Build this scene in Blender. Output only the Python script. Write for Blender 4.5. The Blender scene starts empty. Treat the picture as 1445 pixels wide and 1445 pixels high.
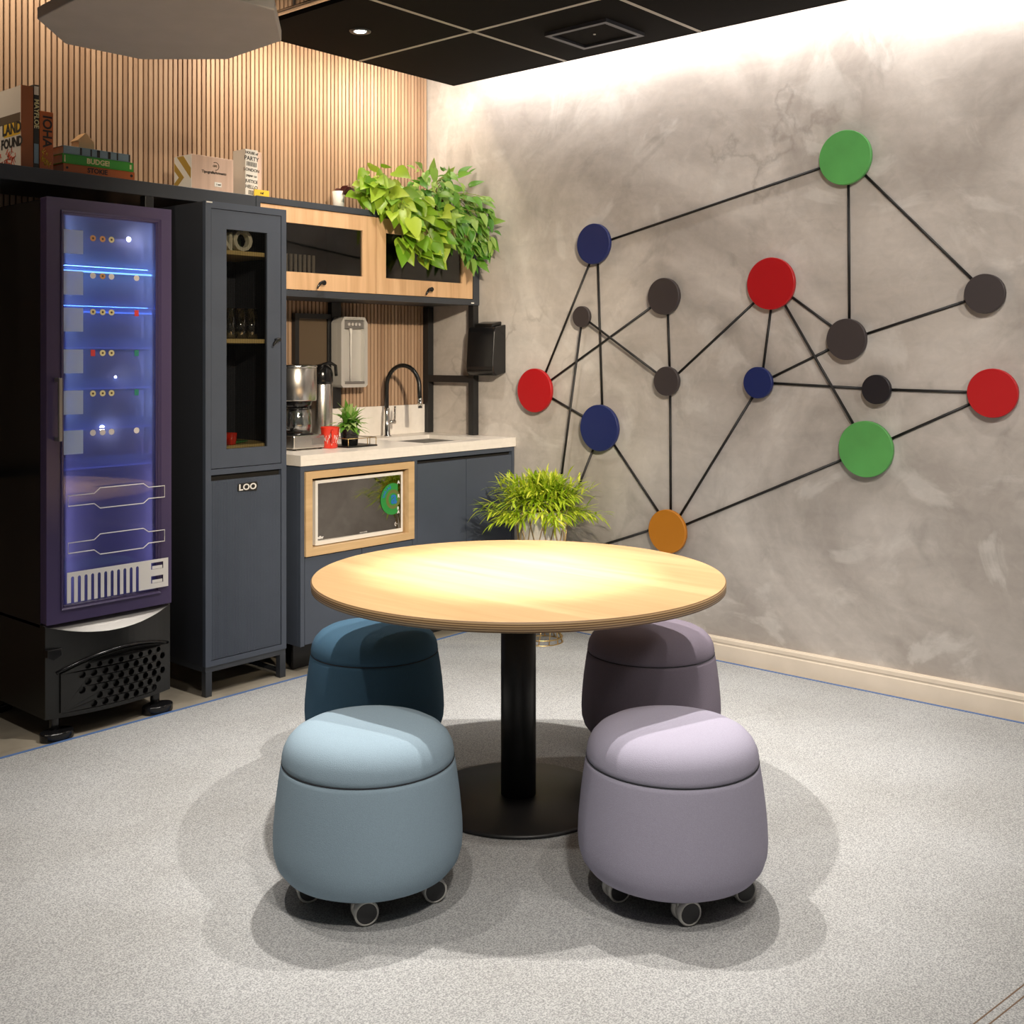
import bpy, bmesh, math, random
from mathutils import Vector, Matrix
random.seed(7)
sc = bpy.context.scene
COL = sc.collection
PI = math.pi

# ---------------------------------------------------------------- materials
def new_mat(name):
    m = bpy.data.materials.new(name); m.use_nodes = True
    nt = m.node_tree
    return m, nt, nt.nodes['Principled BSDF']

def simple(name, col, rough=.5, metal=0., spec=.5, bump=0., bscale=200., coat=0., vary=0., vscale=8.):
    m, nt, b = new_mat(name)
    b.inputs['Base Color'].default_value = (*col, 1)
    b.inputs['Roughness'].default_value = rough
    b.inputs['Metallic'].default_value = metal
    b.inputs['Specular IOR Level'].default_value = spec
    b.inputs['Coat Weight'].default_value = coat
    tc = nt.nodes.new('ShaderNodeTexCoord')
    if vary:
        n = nt.nodes.new('ShaderNodeTexNoise'); n.inputs['Scale'].default_value = vscale; n.inputs['Detail'].default_value = 5
        r = nt.nodes.new('ShaderNodeValToRGB')
        r.color_ramp.elements[0].position = .3; r.color_ramp.elements[1].position = .7
        r.color_ramp.elements[0].color = (*[c*(1-vary) for c in col], 1)
        r.color_ramp.elements[1].color = (*[min(1, c*(1+vary)) for c in col], 1)
        nt.links.new(tc.outputs['Object'], n.inputs['Vector']); nt.links.new(n.outputs['Fac'], r.inputs['Fac'])
        nt.links.new(r.outputs['Color'], b.inputs['Base Color'])
    if bump:
        n2 = nt.nodes.new('ShaderNodeTexNoise'); n2.inputs['Scale'].default_value = bscale; n2.inputs['Detail'].default_value = 3
        bp = nt.nodes.new('ShaderNodeBump'); bp.inputs['Strength'].default_value = bump; bp.inputs['Distance'].default_value = .002
        nt.links.new(tc.outputs['Object'], n2.inputs['Vector']); nt.links.new(n2.outputs['Fac'], bp.inputs['Height'])
        nt.links.new(bp.outputs['Normal'], b.inputs['Normal'])
    return m

def emit(name, col, s):
    m, nt, b = new_mat(name)
    b.inputs['Base Color'].default_value = (*col, 1)
    b.inputs['Emission Color'].default_value = (*col, 1)
    b.inputs['Emission Strength'].default_value = s
    return m

def glass(name, tint, gloss=.1, rough=.02, flute=0.):
    m, nt, b = new_mat(name)
    nt.nodes.remove(b)
    out = nt.nodes['Material Output']
    tr = nt.nodes.new('ShaderNodeBsdfTransparent'); tr.inputs['Color'].default_value = (*tint, 1)
    gl = nt.nodes.new('ShaderNodeBsdfGlossy'); gl.inputs['Roughness'].default_value = rough; gl.inputs['Color'].default_value = (1, 1, 1, 1)
    lw = nt.nodes.new('ShaderNodeLayerWeight'); lw.inputs['Blend'].default_value = .25
    ma = nt.nodes.new('ShaderNodeMath'); ma.operation = 'MULTIPLY_ADD'
    ma.inputs[1].default_value = .5; ma.inputs[2].default_value = gloss
    nt.links.new(lw.outputs['Fresnel'], ma.inputs[0])
    mx = nt.nodes.new('ShaderNodeMixShader')
    nt.links.new(ma.outputs[0], mx.inputs[0]); nt.links.new(tr.outputs[0], mx.inputs[1]); nt.links.new(gl.outputs[0], mx.inputs[2])
    nt.links.new(mx.outputs[0], out.inputs['Surface'])
    return m

def leaf_mat(name, c0, c1, c2):
    m, nt, b = new_mat(name)
    g = nt.nodes.new('ShaderNodeNewGeometry')
    r = nt.nodes.new('ShaderNodeValToRGB')
    r.color_ramp.elements[0].color = (*c0, 1); r.color_ramp.elements[1].color = (*c2, 1)
    e = r.color_ramp.elements.new(.5); e.color = (*c1, 1)
    nt.links.new(g.outputs['Random Per Island'], r.inputs['Fac'])
    nt.links.new(r.outputs['Color'], b.inputs['Base Color'])
    b.inputs['Roughness'].default_value = .38
    t = nt.nodes.new('ShaderNodeBsdfTranslucent'); nt.links.new(r.outputs['Color'], t.inputs['Color'])
    mx = nt.nodes.new('ShaderNodeMixShader'); mx.inputs[0].default_value = .3
    nt.links.new(b.outputs[0], mx.inputs[1]); nt.links.new(t.outputs[0], mx.inputs[2])
    nt.links.new(mx.outputs[0], nt.nodes['Material Output'].inputs['Surface'])
    return m

def wood(name, c_light, c_dark, axis=1, scale=1., rough=.45, contrast=1., rings=3.):
    """long-grain wood, grain running along axis"""
    m, nt, b = new_mat(name)
    tc = nt.nodes.new('ShaderNodeTexCoord'); mp = nt.nodes.new('ShaderNodeMapping')
    s = [9*scale]*3; s[axis] = .55*scale
    mp.inputs['Scale'].default_value = s
    n1 = nt.nodes.new('ShaderNodeTexNoise'); n1.inputs['Scale'].default_value = 1.1; n1.inputs['Detail'].default_value = 2; n1.inputs['Distortion'].default_value = .6
    m1 = nt.nodes.new('ShaderNodeMath'); m1.operation = 'MULTIPLY'; m1.inputs[1].default_value = rings*6
    m2 = nt.nodes.new('ShaderNodeMath'); m2.operation = 'SINE'
    n2 = nt.nodes.new('ShaderNodeTexNoise'); n2.inputs['Scale'].default_value = 9; n2.inputs['Detail'].default_value = 6
    a1 = nt.nodes.new('ShaderNodeMath'); a1.operation = 'MULTIPLY_ADD'; a1.inputs[1].default_value = .18*contrast; a1.inputs[2].default_value = .2
    a2 = nt.nodes.new('ShaderNodeMath'); a2.operation = 'MULTIPLY_ADD'; a2.inputs[1].default_value = .6*contrast
    r = nt.nodes.new('ShaderNodeValToRGB')
    r.color_ramp.elements[0].color = (*c_light, 1); r.color_ramp.elements[1].color = (*c_dark, 1)
    r.color_ramp.elements[0].position = .2; r.color_ramp.elements[1].position = .95
    L = nt.links.new
    L(tc.outputs['Object'], mp.inputs['Vector']); L(mp.outputs[0], n1.inputs['Vector']); L(mp.outputs[0], n2.inputs['Vector'])
    L(n1.outputs['Fac'], m1.inputs[0]); L(m1.outputs[0], m2.inputs[0]); L(m2.outputs[0], a1.inputs[0])
    L(n2.outputs['Fac'], a2.inputs[0]); L(a1.outputs[0], a2.inputs[2]); L(a2.outputs[0], r.inputs['Fac'])
    L(r.outputs['Color'], b.inputs['Base Color'])
    b.inputs['Roughness'].default_value = rough
    return m

def slat_mat():
    m, nt, b = new_mat('pine_slats')
    L = nt.links.new
    g = nt.nodes.new('ShaderNodeNewGeometry')
    tc = nt.nodes.new('ShaderNodeTexCoord'); mp = nt.nodes.new('ShaderNodeMapping'); mp.inputs['Scale'].default_value = (40, 40, 1.6)
    n = nt.nodes.new('ShaderNodeTexNoise'); n.inputs['Scale'].default_value = 1.5; n.inputs['Detail'].default_value = 5
    L(tc.outputs['Object'], mp.inputs['Vector']); L(mp.outputs[0], n.inputs['Vector'])
    a = nt.nodes.new('ShaderNodeMath'); a.operation = 'MULTIPLY_ADD'; a.inputs[1].default_value = .45
    s = nt.nodes.new('ShaderNodeMath'); s.operation = 'MULTIPLY'; s.inputs[1].default_value = .55
    L(n.outputs['Fac'], s.inputs[0]); L(g.outputs['Random Per Island'], a.inputs[0]); L(s.outputs[0], a.inputs[2])
    r = nt.nodes.new('ShaderNodeValToRGB')
    r.color_ramp.elements[0].color = (.33, .200, .122, 1); r.color_ramp.elements[1].color = (.52, .355, .238, 1)
    r.color_ramp.elements[0].position = .15; r.color_ramp.elements[1].position = .85
    L(a.outputs[0], r.inputs['Fac']); L(r.outputs['Color'], b.inputs['Base Color'])
    b.inputs['Roughness'].default_value = .55
    return m

def concrete_mat():
    m, nt, b = new_mat('burnt_cement')
    L = nt.links.new
    tc = nt.nodes.new('ShaderNodeTexCoord')
    def noise(scale, detail, dist, vec=None, rough=.55):
        n = nt.nodes.new('ShaderNodeTexNoise'); n.inputs['Scale'].default_value = scale
        n.inputs['Detail'].default_value = detail; n.inputs['Distortion'].default_value = dist; n.inputs['Roughness'].default_value = rough
        L(vec or tc.outputs['Object'], n.inputs['Vector']); return n.outputs['Fac']
    def ramp(fac, p0, p1, c0, c1):
        r = nt.nodes.new('ShaderNodeValToRGB'); r.color_ramp.elements[0].position = p0; r.color_ramp.elements[1].position = p1
        r.color_ramp.elements[0].color = (*c0, 1); r.color_ramp.elements[1].color = (*c1, 1); L(fac, r.inputs['Fac']); return r.outputs['Color']
    def mix(mode, f, a, c):
        x = nt.nodes.new('ShaderNodeMix'); x.data_type = 'RGBA'; x.blend_type = mode
        if isinstance(f, float): x.inputs[0].default_value = f
        else: L(f, x.inputs[0])
        L(a, x.inputs[6])
        if isinstance(c, tuple): x.inputs[7].default_value = (*c, 1)
        else: L(c, x.inputs[7])
        return x.outputs[2]
    base = ramp(noise(.95, 9, 1.6), .36, .64, (.40, .362, .332), (.625, .580, .542))
    base = mix('MIX', ramp(noise(1.7, 8, 2.2), .56, .63, (0, 0, 0), (.40, .40, .40)), base, (.70, .67, .635))     # pale trowelled patches
    base = mix('MIX', ramp(noise(2.3, 10, 1.6), .60, .72, (0, 0, 0), (.5, .5, .5)), base, (.29, .262, .24))        # darker damp-looking patches
    mp = nt.nodes.new('ShaderNodeMapping'); mp.inputs['Rotation'].default_value = (.5, 0, 0); mp.inputs['Scale'].default_value = (1, .8, 4.5)
    L(tc.outputs['Object'], mp.inputs['Vector'])
    base = mix('MULTIPLY', .3, base, ramp(noise(2.2, 9, .8, mp.outputs[0], .62), .25, .7, (.66, .66, .66), (1.12, 1.1, 1.08)))
    base = mix('MULTIPLY', .5, base, ramp(noise(14, 8, 1.5), .3, .75, (.85, .85, .85), (1.08, 1.08, 1.08)))
    vo = nt.nodes.new('ShaderNodeTexVoronoi'); vo.feature = 'DISTANCE_TO_EDGE'; vo.inputs['Scale'].default_value = .55
    wn = nt.nodes.new('ShaderNodeTexNoise'); wn.inputs['Scale'].default_value = 1.6; wn.inputs['Detail'].default_value = 7
    wm = nt.nodes.new('ShaderNodeVectorMath'); wm.operation = 'MULTIPLY_ADD'; wm.inputs[1].default_value = (1.6, 1.6, 1.6)
    L(tc.outputs['Object'], wn.inputs['Vector']); L(wn.outputs['Color'], wm.inputs[0]); L(tc.outputs['Object'], wm.inputs[2]); L(wm.outputs[0], vo.inputs['Vector'])
    brk = ramp(noise(1.1, 3, 0), .5, .6, (0, 0, 0), (.35, .35, .35))
    line = ramp(vo.outputs['Distance'], .0, .012, (1, 1, 1), (0, 0, 0))
    base = mix('MIX', mix('MULTIPLY', 1., line, brk), base, (.2, .17, .15))
    L(base, b.inputs['Base Color'])
    b.inputs['Roughness'].default_value = .62; b.inputs['Specular IOR Level'].default_value = .35
    bp = nt.nodes.new('ShaderNodeBump'); bp.inputs['Strength'].default_value = .25; bp.inputs['Distance'].default_value = .01
    L(noise(6, 9, 1), bp.inputs['Height']); L(bp.outputs[0], b.inputs['Normal'])
    return m

def carpet_mat():
    m, nt, b = new_mat('grey_carpet_pile')
    L = nt.links.new
    tc = nt.nodes.new('ShaderNodeTexCoord')
    n1 = nt.nodes.new('ShaderNodeTexNoise'); n1.inputs['Scale'].default_value = 260; n1.inputs['Detail'].default_value = 3
    n2 = nt.nodes.new('ShaderNodeTexNoise'); n2.inputs['Scale'].default_value = 2.2; n2.inputs['Detail'].default_value = 6
    r1 = nt.nodes.new('ShaderNodeValToRGB')
    r1.color_ramp.elements[0].position = .34; r1.color_ramp.elements[1].position = .66
    r1.color_ramp.elements[0].color = (.235, .242, .249, 1); r1.color_ramp.elements[1].color = (.505, .514, .522, 1)
    r2 = nt.nodes.new('ShaderNodeValToRGB')
    r2.color_ramp.elements[0].position = .3; r2.color_ramp.elements[1].position = .7
    r2.color_ramp.elements[0].color = (.88, .87, .85, 1); r2.color_ramp.elements[1].color = (1.05, 1.05, 1.05, 1)
    mx = nt.nodes.new('ShaderNodeMix'); mx.data_type = 'RGBA'; mx.blend_type = 'MULTIPLY'; mx.inputs[0].default_value = 1
    for n in (n1, n2): L(tc.outputs['Object'], n.inputs['Vector'])
    L(n1.outputs['Fac'], r1.inputs['Fac']); L(n2.outputs['Fac'], r2.inputs['Fac'])
    L(r1.outputs['Color'], mx.inputs[6]); L(r2.outputs['Color'], mx.inputs[7]); L(mx.outputs[2], b.inputs['Base Color'])
    bp = nt.nodes.new('ShaderNodeBump'); bp.inputs['Strength'].default_value = .3; bp.inputs['Distance'].default_value = .002
    L(n1.outputs['Fac'], bp.inputs['Height']); L(bp.outputs[0], b.inputs['Normal'])
    b.inputs['Roughness'].default_value = .95; b.inputs['Specular IOR Level'].default_value = .1
    return m

def ply_edge_mat():
    m, nt, b = new_mat('plywood_edge'); L = nt.links.new
    tc = nt.nodes.new('ShaderNodeTexCoord'); sp = nt.nodes.new('ShaderNodeSeparateXYZ')
    L(tc.outputs['Object'], sp.inputs[0])
    ms = nt.nodes.new('ShaderNodeMath'); ms.operation = 'MULTIPLY'; ms.inputs[1].default_value = 2*PI/.0062
    si = nt.nodes.new('ShaderNodeMath'); si.operation = 'SINE'
    r = nt.nodes.new('ShaderNodeValToRGB'); r.color_ramp.elements[0].position = .2; r.color_ramp.elements[1].position = .75
    r.color_ramp.elements[0].color = (.16, .09, .04, 1); r.color_ramp.elements[1].color = (.50, .33, .17, 1)
    ad = nt.nodes.new('ShaderNodeMath'); ad.operation = 'MULTIPLY_ADD'; ad.inputs[1].default_value = .5; ad.inputs[2].default_value = .5
    L(sp.outputs[2], ms.inputs[0]); L(ms.outputs[0], si.inputs[0]); L(si.outputs[0], ad.inputs[0]); L(ad.outputs[0], r.inputs['Fac'])
    L(r.outputs['Color'], b.inputs['Base Color']); b.inputs['Roughness'].default_value = .5
    return m

def flute_glass():
    m = glass('fluted_glass', (.6, .6, .6), .0, .08)
    nt = m.node_tree; tr = [n for n in nt.nodes if n.type == 'BSDF_TRANSPARENT'][0]
    tc = nt.nodes.new('ShaderNodeTexCoord'); sp = nt.nodes.new('ShaderNodeSeparateXYZ'); nt.links.new(tc.outputs['Object'], sp.inputs[0])
    a = nt.nodes.new('ShaderNodeMath'); a.operation = 'MULTIPLY'; a.inputs[1].default_value = 34/.206*PI
    b = nt.nodes.new('ShaderNodeMath'); b.operation = 'SINE'; c = nt.nodes.new('ShaderNodeMath'); c.operation = 'ABSOLUTE'
    r = nt.nodes.new('ShaderNodeValToRGB'); r.color_ramp.elements[0].position = .15; r.color_ramp.elements[1].position = .8
    r.color_ramp.elements[0].color = (.10, .10, .10, 1); r.color_ramp.elements[1].color = (.62, .62, .6, 1)  # flute shading put into the tint as dark stripes
    nt.links.new(sp.outputs[0], a.inputs[0]); nt.links.new(a.outputs[0], b.inputs[0]); nt.links.new(b.outputs[0], c.inputs[0]); nt.links.new(c.outputs[0], r.inputs['Fac'])
    nt.links.new(r.outputs['Color'], tr.inputs['Color'])
    return m

def backlit(name, col):
    m, nt, b = new_mat(name)
    b.inputs['Base Color'].default_value = (*col, 1); b.inputs['Roughness'].default_value = .6
    t = nt.nodes.new('ShaderNodeBsdfTranslucent'); t.inputs['Color'].default_value = (*col, 1)
    mx = nt.nodes.new('ShaderNodeMixShader'); mx.inputs[0].default_value = .35
    nt.links.new(b.outputs[0], mx.inputs[1]); nt.links.new(t.outputs[0], mx.inputs[2]); nt.links.new(mx.outputs[0], nt.nodes['Material Output'].inputs['Surface'])
    return m

def film_glass():
    m = glass('cooler_glass', (.80, .80, .95), .05, .012)
    nt = m.node_tree; out = nt.nodes['Material Output']; src = out.inputs['Surface'].links[0].from_socket
    t = nt.nodes.new('ShaderNodeBsdfTranslucent'); t.inputs['Color'].default_value = (.58, .62, .82, 1)
    mx = nt.nodes.new('ShaderNodeMixShader'); mx.inputs[0].default_value = .30
    nt.links.new(src, mx.inputs[1]); nt.links.new(t.outputs[0], mx.inputs[2]); nt.links.new(mx.outputs[0], out.inputs['Surface'])
    return m

M = dict(
    slat=slat_mat(), concrete=concrete_mat(), carpet=carpet_mat(), ply=ply_edge_mat(),
    black=simple('black_metal', (.012, .012, .013), .42), blackg=simple('black_gloss', (.008, .008, .009), .18),
    soft=simple('black_plastic', (.007, .0068, .0066), .3, bump=.1, bscale=400),
    frame=simple('charcoal_steel', (.040, .046, .058), .42, vary=.06), void=simple('dark_backing', (.01, .009, .008), .9),
    slate=simple('slate_blue_lacquer', (.062, .077, .110), .42, bump=.03, bscale=60, vary=.05),
    slated=simple('slate_blue_side', (.03, .034, .046), .5),
    pine=wood('pale_pine', (.72, .47, .27), (.50, .29, .15), axis=2, scale=1.2, contrast=.9),
    pineh=wood('pale_pine_flat', (.66, .46, .25), (.46, .29, .14), axis=0, scale=1.2, contrast=.7),
    table=wood('ash_tabletop', (.52, .35, .175), (.39, .245, .115), axis=1, scale=.8, contrast=1.25, rough=.33, rings=2.6),
    stone=simple('cream_quartz', (.86, .81, .755), .3, vary=.03, vscale=40), steel=simple('brushed_steel', (.62, .60, .57), .27, 1.),
    chrome=simple('polished_chrome', (.8, .79, .77), .1, 1.), dsteel=simple('dull_steel', (.33, .32, .31), .42, .8),
    gold=simple('gold_wire', (.62, .44, .2), .3, 1.), white=simple('white_paint', (.8, .78, .75), .45),
    offw=simple('off_white_card', (.70, .66, .60), .6), cream=simple('cream_baseboard', (.74, .64, .52), .5, vary=.06, vscale=6),
    red=simple('red_lacquer', (.42, .004, .008), .42), green=simple('green_lacquer', (.09, .34, .085), .45, vary=.12, vscale=6),
    navy=simple('navy_lacquer', (.010, .020, .115), .42), brown=simple('grey_brown_lacquer', (.042, .033, .034), .5),
    ink=simple('ink_black_lacquer', (.008, .007, .012), .45), orange=simple('ochre_lacquer', (.55, .20, .012), .45),
    rod=simple('black_rod', (.008, .007, .007), .5),
    bluestrip=simple('blue_edging', (.07, .15, .36), .6), subfloor=simple('worn_vinyl_floor', (.30, .265, .21), .55, vary=.25, vscale=5),
    tile=simple('charcoal_ceiling_tile', (.006, .005, .0048), .9, spec=.15, bump=.2, bscale=300), tbar=simple('ceiling_grid_bar', (.55, .52, .47), .5),
    felt=simple('grey_felt', (.43, .41, .395), .95, bump=.2, bscale=120, vary=.04),
    seam=simple('carpet_seam', (.16, .10, .06), .9),
    led=emit('lamp_lens', (1, .95, .88), 60.),
    tintglass=glass('smoked_glass', (.55, .53, .50), .03, .03), flute=flute_glass(),
    doorglass=film_glass(), clear=glass('clear_glass', (.75, .78, .78), .25, .05),
    mirror=simple('mirror_black_glass', (.30, .285, .265), .035, 1.),
    purple=simple('cooler_door_frame', (.066, .047, .120), .3, spec=.6), liner=simple('cooler_liner', (.20, .175, .34), .5),
    crate=simple('bottle_crate', (.15, .14, .22), .5), crated=simple('crate_slot', (.05, .045, .09), .6),
    tag=backlit('price_card', (.60, .72, .92)), silver=simple('silver_plastic', (.60, .585, .56), .36, .35), tagw=simple('white_vinyl', (.78, .76, .74), .5),
    badgey=simple('cream_badge', (.80, .72, .38), .5), badged=simple('badge_centre', (.10, .06, .03), .5), badger=simple('red_badge', (.75, .06, .06), .5),
    badgeo=simple('amber_badge', (.70, .36, .14), .5), badgeg=simple('teal_badge', (.03, .25, .2), .5), badgew=simple('white_badge', (.85, .8, .78), .5),
    rail=simple('blue_shelf_rail', (.10, .20, .55), .4), cyan=emit('cyan_led', (.25, .62, 1.), 4.), blueled=emit('blue_led', (.10, .28, 1.), 1.6),
    dimled=emit('dim_blue_led', (.13, .2, .8), .25), glintw=emit('white_glint', (.85, .88, 1.), 25.),
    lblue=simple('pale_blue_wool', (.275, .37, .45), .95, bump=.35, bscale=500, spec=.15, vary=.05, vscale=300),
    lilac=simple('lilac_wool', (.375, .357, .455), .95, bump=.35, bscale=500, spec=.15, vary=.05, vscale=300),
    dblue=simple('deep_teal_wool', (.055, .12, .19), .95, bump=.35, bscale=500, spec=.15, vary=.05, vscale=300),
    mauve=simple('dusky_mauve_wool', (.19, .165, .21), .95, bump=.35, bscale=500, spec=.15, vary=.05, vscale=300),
    seamd=simple('dark_piping', (.02, .022, .028), .9), caster=simple('caster_grey', (.50, .49, .46), .4), hub=simple('caster_hub', (.03, .03, .032), .5),
    lime=leaf_mat('lime_leaves', (.13, .30, .015), (.27, .46, .025), (.42, .55, .06)), greenl=leaf_mat('mid_green_leaves', (.06, .22, .02), (.16, .37, .04), (.36, .52, .12)),
    fern=leaf_mat('fern_leaves', (.22, .40, .015), (.50, .64, .035), (.74, .78, .09)), herb=leaf_mat('herb_leaves', (.08, .27, .03), (.24, .45, .07), (.55, .66, .3)),
    stem=simple('plant_stem', (.25, .30, .06), .6), soil=simple('potting_soil', (.03, .02, .013), .95), maroon=leaf_mat('maroon_leaf', (.05, .006, .01), (.06, .008, .01), (.08, .01, .012)),
    ceramic=simple('marbled_ceramic', (.68, .64, .58), .4, vary=.15, vscale=14), terracotta=simple('dark_terracotta', (.10, .03, .02), .6),
    kraft=simple('brown_card', (.32, .10, .035), .6), bookorange=simple('burnt_orange_cover', (.46, .11, .02), .5), bookgreen=simple('leaf_green_cover', (.05, .36, .04), .5),
    bookblue=simple('grey_blue_cover', (.20, .30, .38), .5), bookblack=simple('black_cover', (.02, .02, .02), .5), page=simple('book_pages', (.55, .50, .44), .8),
    yellow=simple('yellow_print', (.78, .50, .04), .5), redprint=simple('red_print', (.6, .10, .05), .5), inkp=simple('black_print', (.015, .013, .012), .6),
    pinkwood=wood('pink_wood_box', (.68, .49, .39), (.52, .35, .27), axis=2, scale=1.5, contrast=.9), goldp=simple('gold_print', (.42, .27, .05), .5),
    houseblock=simple('plain_wood_block', (.62, .40, .2), .6), redmug=simple('red_glaze', (.70, .035, .015), .22, coat=.4), boardb=simple('brown_hardboard', (.10, .068, .04), .5),
    markg=simple('green_mark', (.025, .26, .05), .5), markb=simple('blue_mark', (.02, .16, .48), .5), markt=simple('olive_mark', (.13, .16, .04), .5),
    letter=simple('pale_letter', (.85, .82, .66), .5), bottleg=simple('green_bottle_glass', (.10, .16, .08), .15), shelfedge=simple('pine_shelf_edge', (.62, .47, .2), .5),
    frost=simple('frosted_glass', (.85, .85, .8), .25), plugw=simple('white_ceramic', (.8, .78, .74), .3),
)

# ---------------------------------------------------------------- mesh builder
OFF = {}
def tag(o, label=None, cat=None, group=None, kind=None):
    if label: o['label'] = label
    if cat: o['category'] = cat
    if group: o['group'] = group
    if kind: o['kind'] = kind
    return o

def thing(name, loc, label, cat, group=None, rz=0):
    o = bpy.data.objects.new(name, None); COL.objects.link(o)
    o.empty_display_size = .05
    o.location = loc; o.rotation_euler = (0, 0, rz)
    OFF[o.name] = Vector(loc)
    return tag(o, label, cat, group)

class MB:
    def __init__(s): s.v = []; s.f = []; s.mi = []; s.sm = []
    def add(s, vs, fs, mi=0, sm=False):
        n = len(s.v); s.v += [tuple(v) for v in vs]
        for f in fs: s.f.append(tuple(i+n for i in f)); s.mi.append(mi); s.sm.append(sm)
        return s
    def box(s, x0, x1, y0, y1, z0, z1, mi=0):
        v = [(x, y, z) for z in (z0, z1) for y in (y0, y1) for x in (x0, x1)]
        return s.add(v, [(0, 2, 3, 1), (4, 5, 7, 6), (0, 1, 5, 4), (2, 6, 7, 3), (0, 4, 6, 2), (1, 3, 7, 5)], mi)
    def lathe(s, prof, c=(0, 0, 0), n=48, mi=0, sm=True, capb=True, capt=True, M4=None):
        vs = []; fs = []; k = len(prof)
        for r, z in prof:
            for i in range(n):
                a = 2*PI*i/n; p = Vector((r*math.cos(a), r*math.sin(a), z))
                if M4: p = M4 @ p
                vs.append((p[0]+c[0], p[1]+c[1], p[2]+c[2]))
        for j in range(k-1):
            for i in range(n):
                fs.append((j*n+i, j*n+(i+1) % n, (j+1)*n+(i+1) % n, (j+1)*n+i))
        s.add(vs, fs, mi, sm)
        cap = []
        if capb: cap.append(tuple(reversed(range(n))))
        if capt: cap.append(tuple(range((k-1)*n, k*n)))
        if cap:
            b = len(s.v)-len(vs)
            for f in cap: s.f.append(tuple(i+b for i in f)); s.mi.append(mi); s.sm.append(False)
        return s
    def cyl(s, p0, p1, r, r1=None, n=16, mi=0, sm=True):
        p0 = Vector(p0); p1 = Vector(p1); d = p1-p0; q = d.to_track_quat('Z', 'Y').to_matrix().to_4x4()
        return s.lathe([(r, 0), (r if r1 is None else r1, d.length)], p0, n, mi, sm, M4=q)
    def tube(s, pts, r, n=10, mi=0, closed=False):
        pts = [Vector(p) for p in pts]; N = len(pts); rs = r if isinstance(r, (list, tuple)) else [r]*N
        vs = []; fs = []; up = None
        for i, p in enumerate(pts):
            if closed: t = (pts[(i+1) % N]-pts[i-1]).normalized()
            else: t = (pts[min(i+1, N-1)]-pts[max(i-1, 0)]).normalized()
            if up is None:
                up = t.orthogonal().normalized()
            up = (up-t*up.dot(t)).normalized(); w = t.cross(up)
            for k in range(n):
                a = 2*PI*k/n; vs.append(p+(up*math.cos(a)+w*math.sin(a))*rs[i])
        for i in range(N if closed else N-1):
            j = (i+1) % N
            for k in range(n): fs.append((i*n+k, i*n+(k+1) % n, j*n+(k+1) % n, j*n+k))
        if not closed: fs += [tuple(reversed(range(n))), tuple(range((N-1)*n, N*n))]
        return s.add(vs, fs, mi, True)
    def prism(s, poly, z0, z1, mi=0, axes='xy', sm=False):
        """poly in two axes, extruded on the third"""
        n = len(poly)
        def P(u, v, w):
            return {'xy': (u, v, w), 'xz': (u, w, v), 'yz': (w, u, v)}[axes]
        vs = [P(u, v, z0) for u, v in poly]+[P(u, v, z1) for u, v in poly]
        fs = [tuple(reversed(range(n))), tuple(range(n, 2*n))]+[(i, (i+1) % n, n+(i+1) % n, n+i) for i in range(n)]
        return s.add(vs, fs, mi, sm)
    def mesh(s, me, M4, mi=0, sm=False):
        return s.add([M4 @ v.co for v in me.vertices], [tuple(p.vertices) for p in me.polygons], mi, sm)
    def build(s, name, mat, parent=None, local=False, bevel=0., seg=2, sub=0):
        me = bpy.data.meshes.new(name)
        o0 = Vector((0, 0, 0))
        if parent is not None and not local: o0 = OFF[parent.name]
        me.from_pydata([tuple(Vector(v)-o0) for v in s.v], [], s.f)
        for p, mi, sm in zip(me.polygons, s.mi, s.sm): p.material_index = mi; p.use_smooth = sm
        bm = bmesh.new(); bm.from_mesh(me); bmesh.ops.recalc_face_normals(bm, faces=bm.faces); bm.to_mesh(me); bm.free()
        for m in (mat if isinstance(mat, (list, tuple)) else [mat]): me.materials.append(m)
        o = bpy.data.objects.new(name, me); COL.objects.link(o)
        if parent is not None: o.parent = parent; OFF[o.name] = o0.copy() if not local else Vector((0, 0, 0))
        else: OFF[o.name] = Vector((0, 0, 0))
        if bevel:
            b = o.modifiers.new('bevel', 'BEVEL'); b.width = bevel; b.segments = seg; b.limit_method = 'ANGLE'; b.harden_normals = False
        if sub:
            m = o.modifiers.new('sub', 'SUBSURF'); m.levels = sub; m.render_levels = sub
        return o

def box(name, mat, parent, x0, x1, y0, y1, z0, z1, bevel=.0015, local=False):
    return MB().box(x0, x1, y0, y1, z0, z1).build(name, mat, parent, local, bevel)

def at_floor(o, loc):
    """turn a top-level mesh built in world coordinates into one whose origin is at loc"""
    L = Vector(loc)
    for v in o.data.vertices: v.co -= L
    o.location = L; OFF[o.name] = L
    return o

def flat(loops, t):
    """mesh of a plate with holes: loops[0] outline, the rest holes, thickness t, centred on w=0"""
    cu = bpy.data.curves.new('outline', 'CURVE'); cu.dimensions = '2D'; cu.fill_mode = 'BOTH'; cu.extrude = t/2
    for lp in loops:
        sp = cu.splines.new('POLY'); sp.points.add(len(lp)-1); sp.use_cyclic_u = True
        for p, (u, v) in zip(sp.points, lp): p.co = (u, v, 0, 1)
    o = bpy.data.objects.new('outline', cu); COL.objects.link(o)
    dg = bpy.context.evaluated_depsgraph_get(); me = bpy.data.meshes.new_from_object(o.evaluated_get(dg))
    bpy.data.objects.remove(o); bpy.data.curves.remove(cu)
    return me

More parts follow.
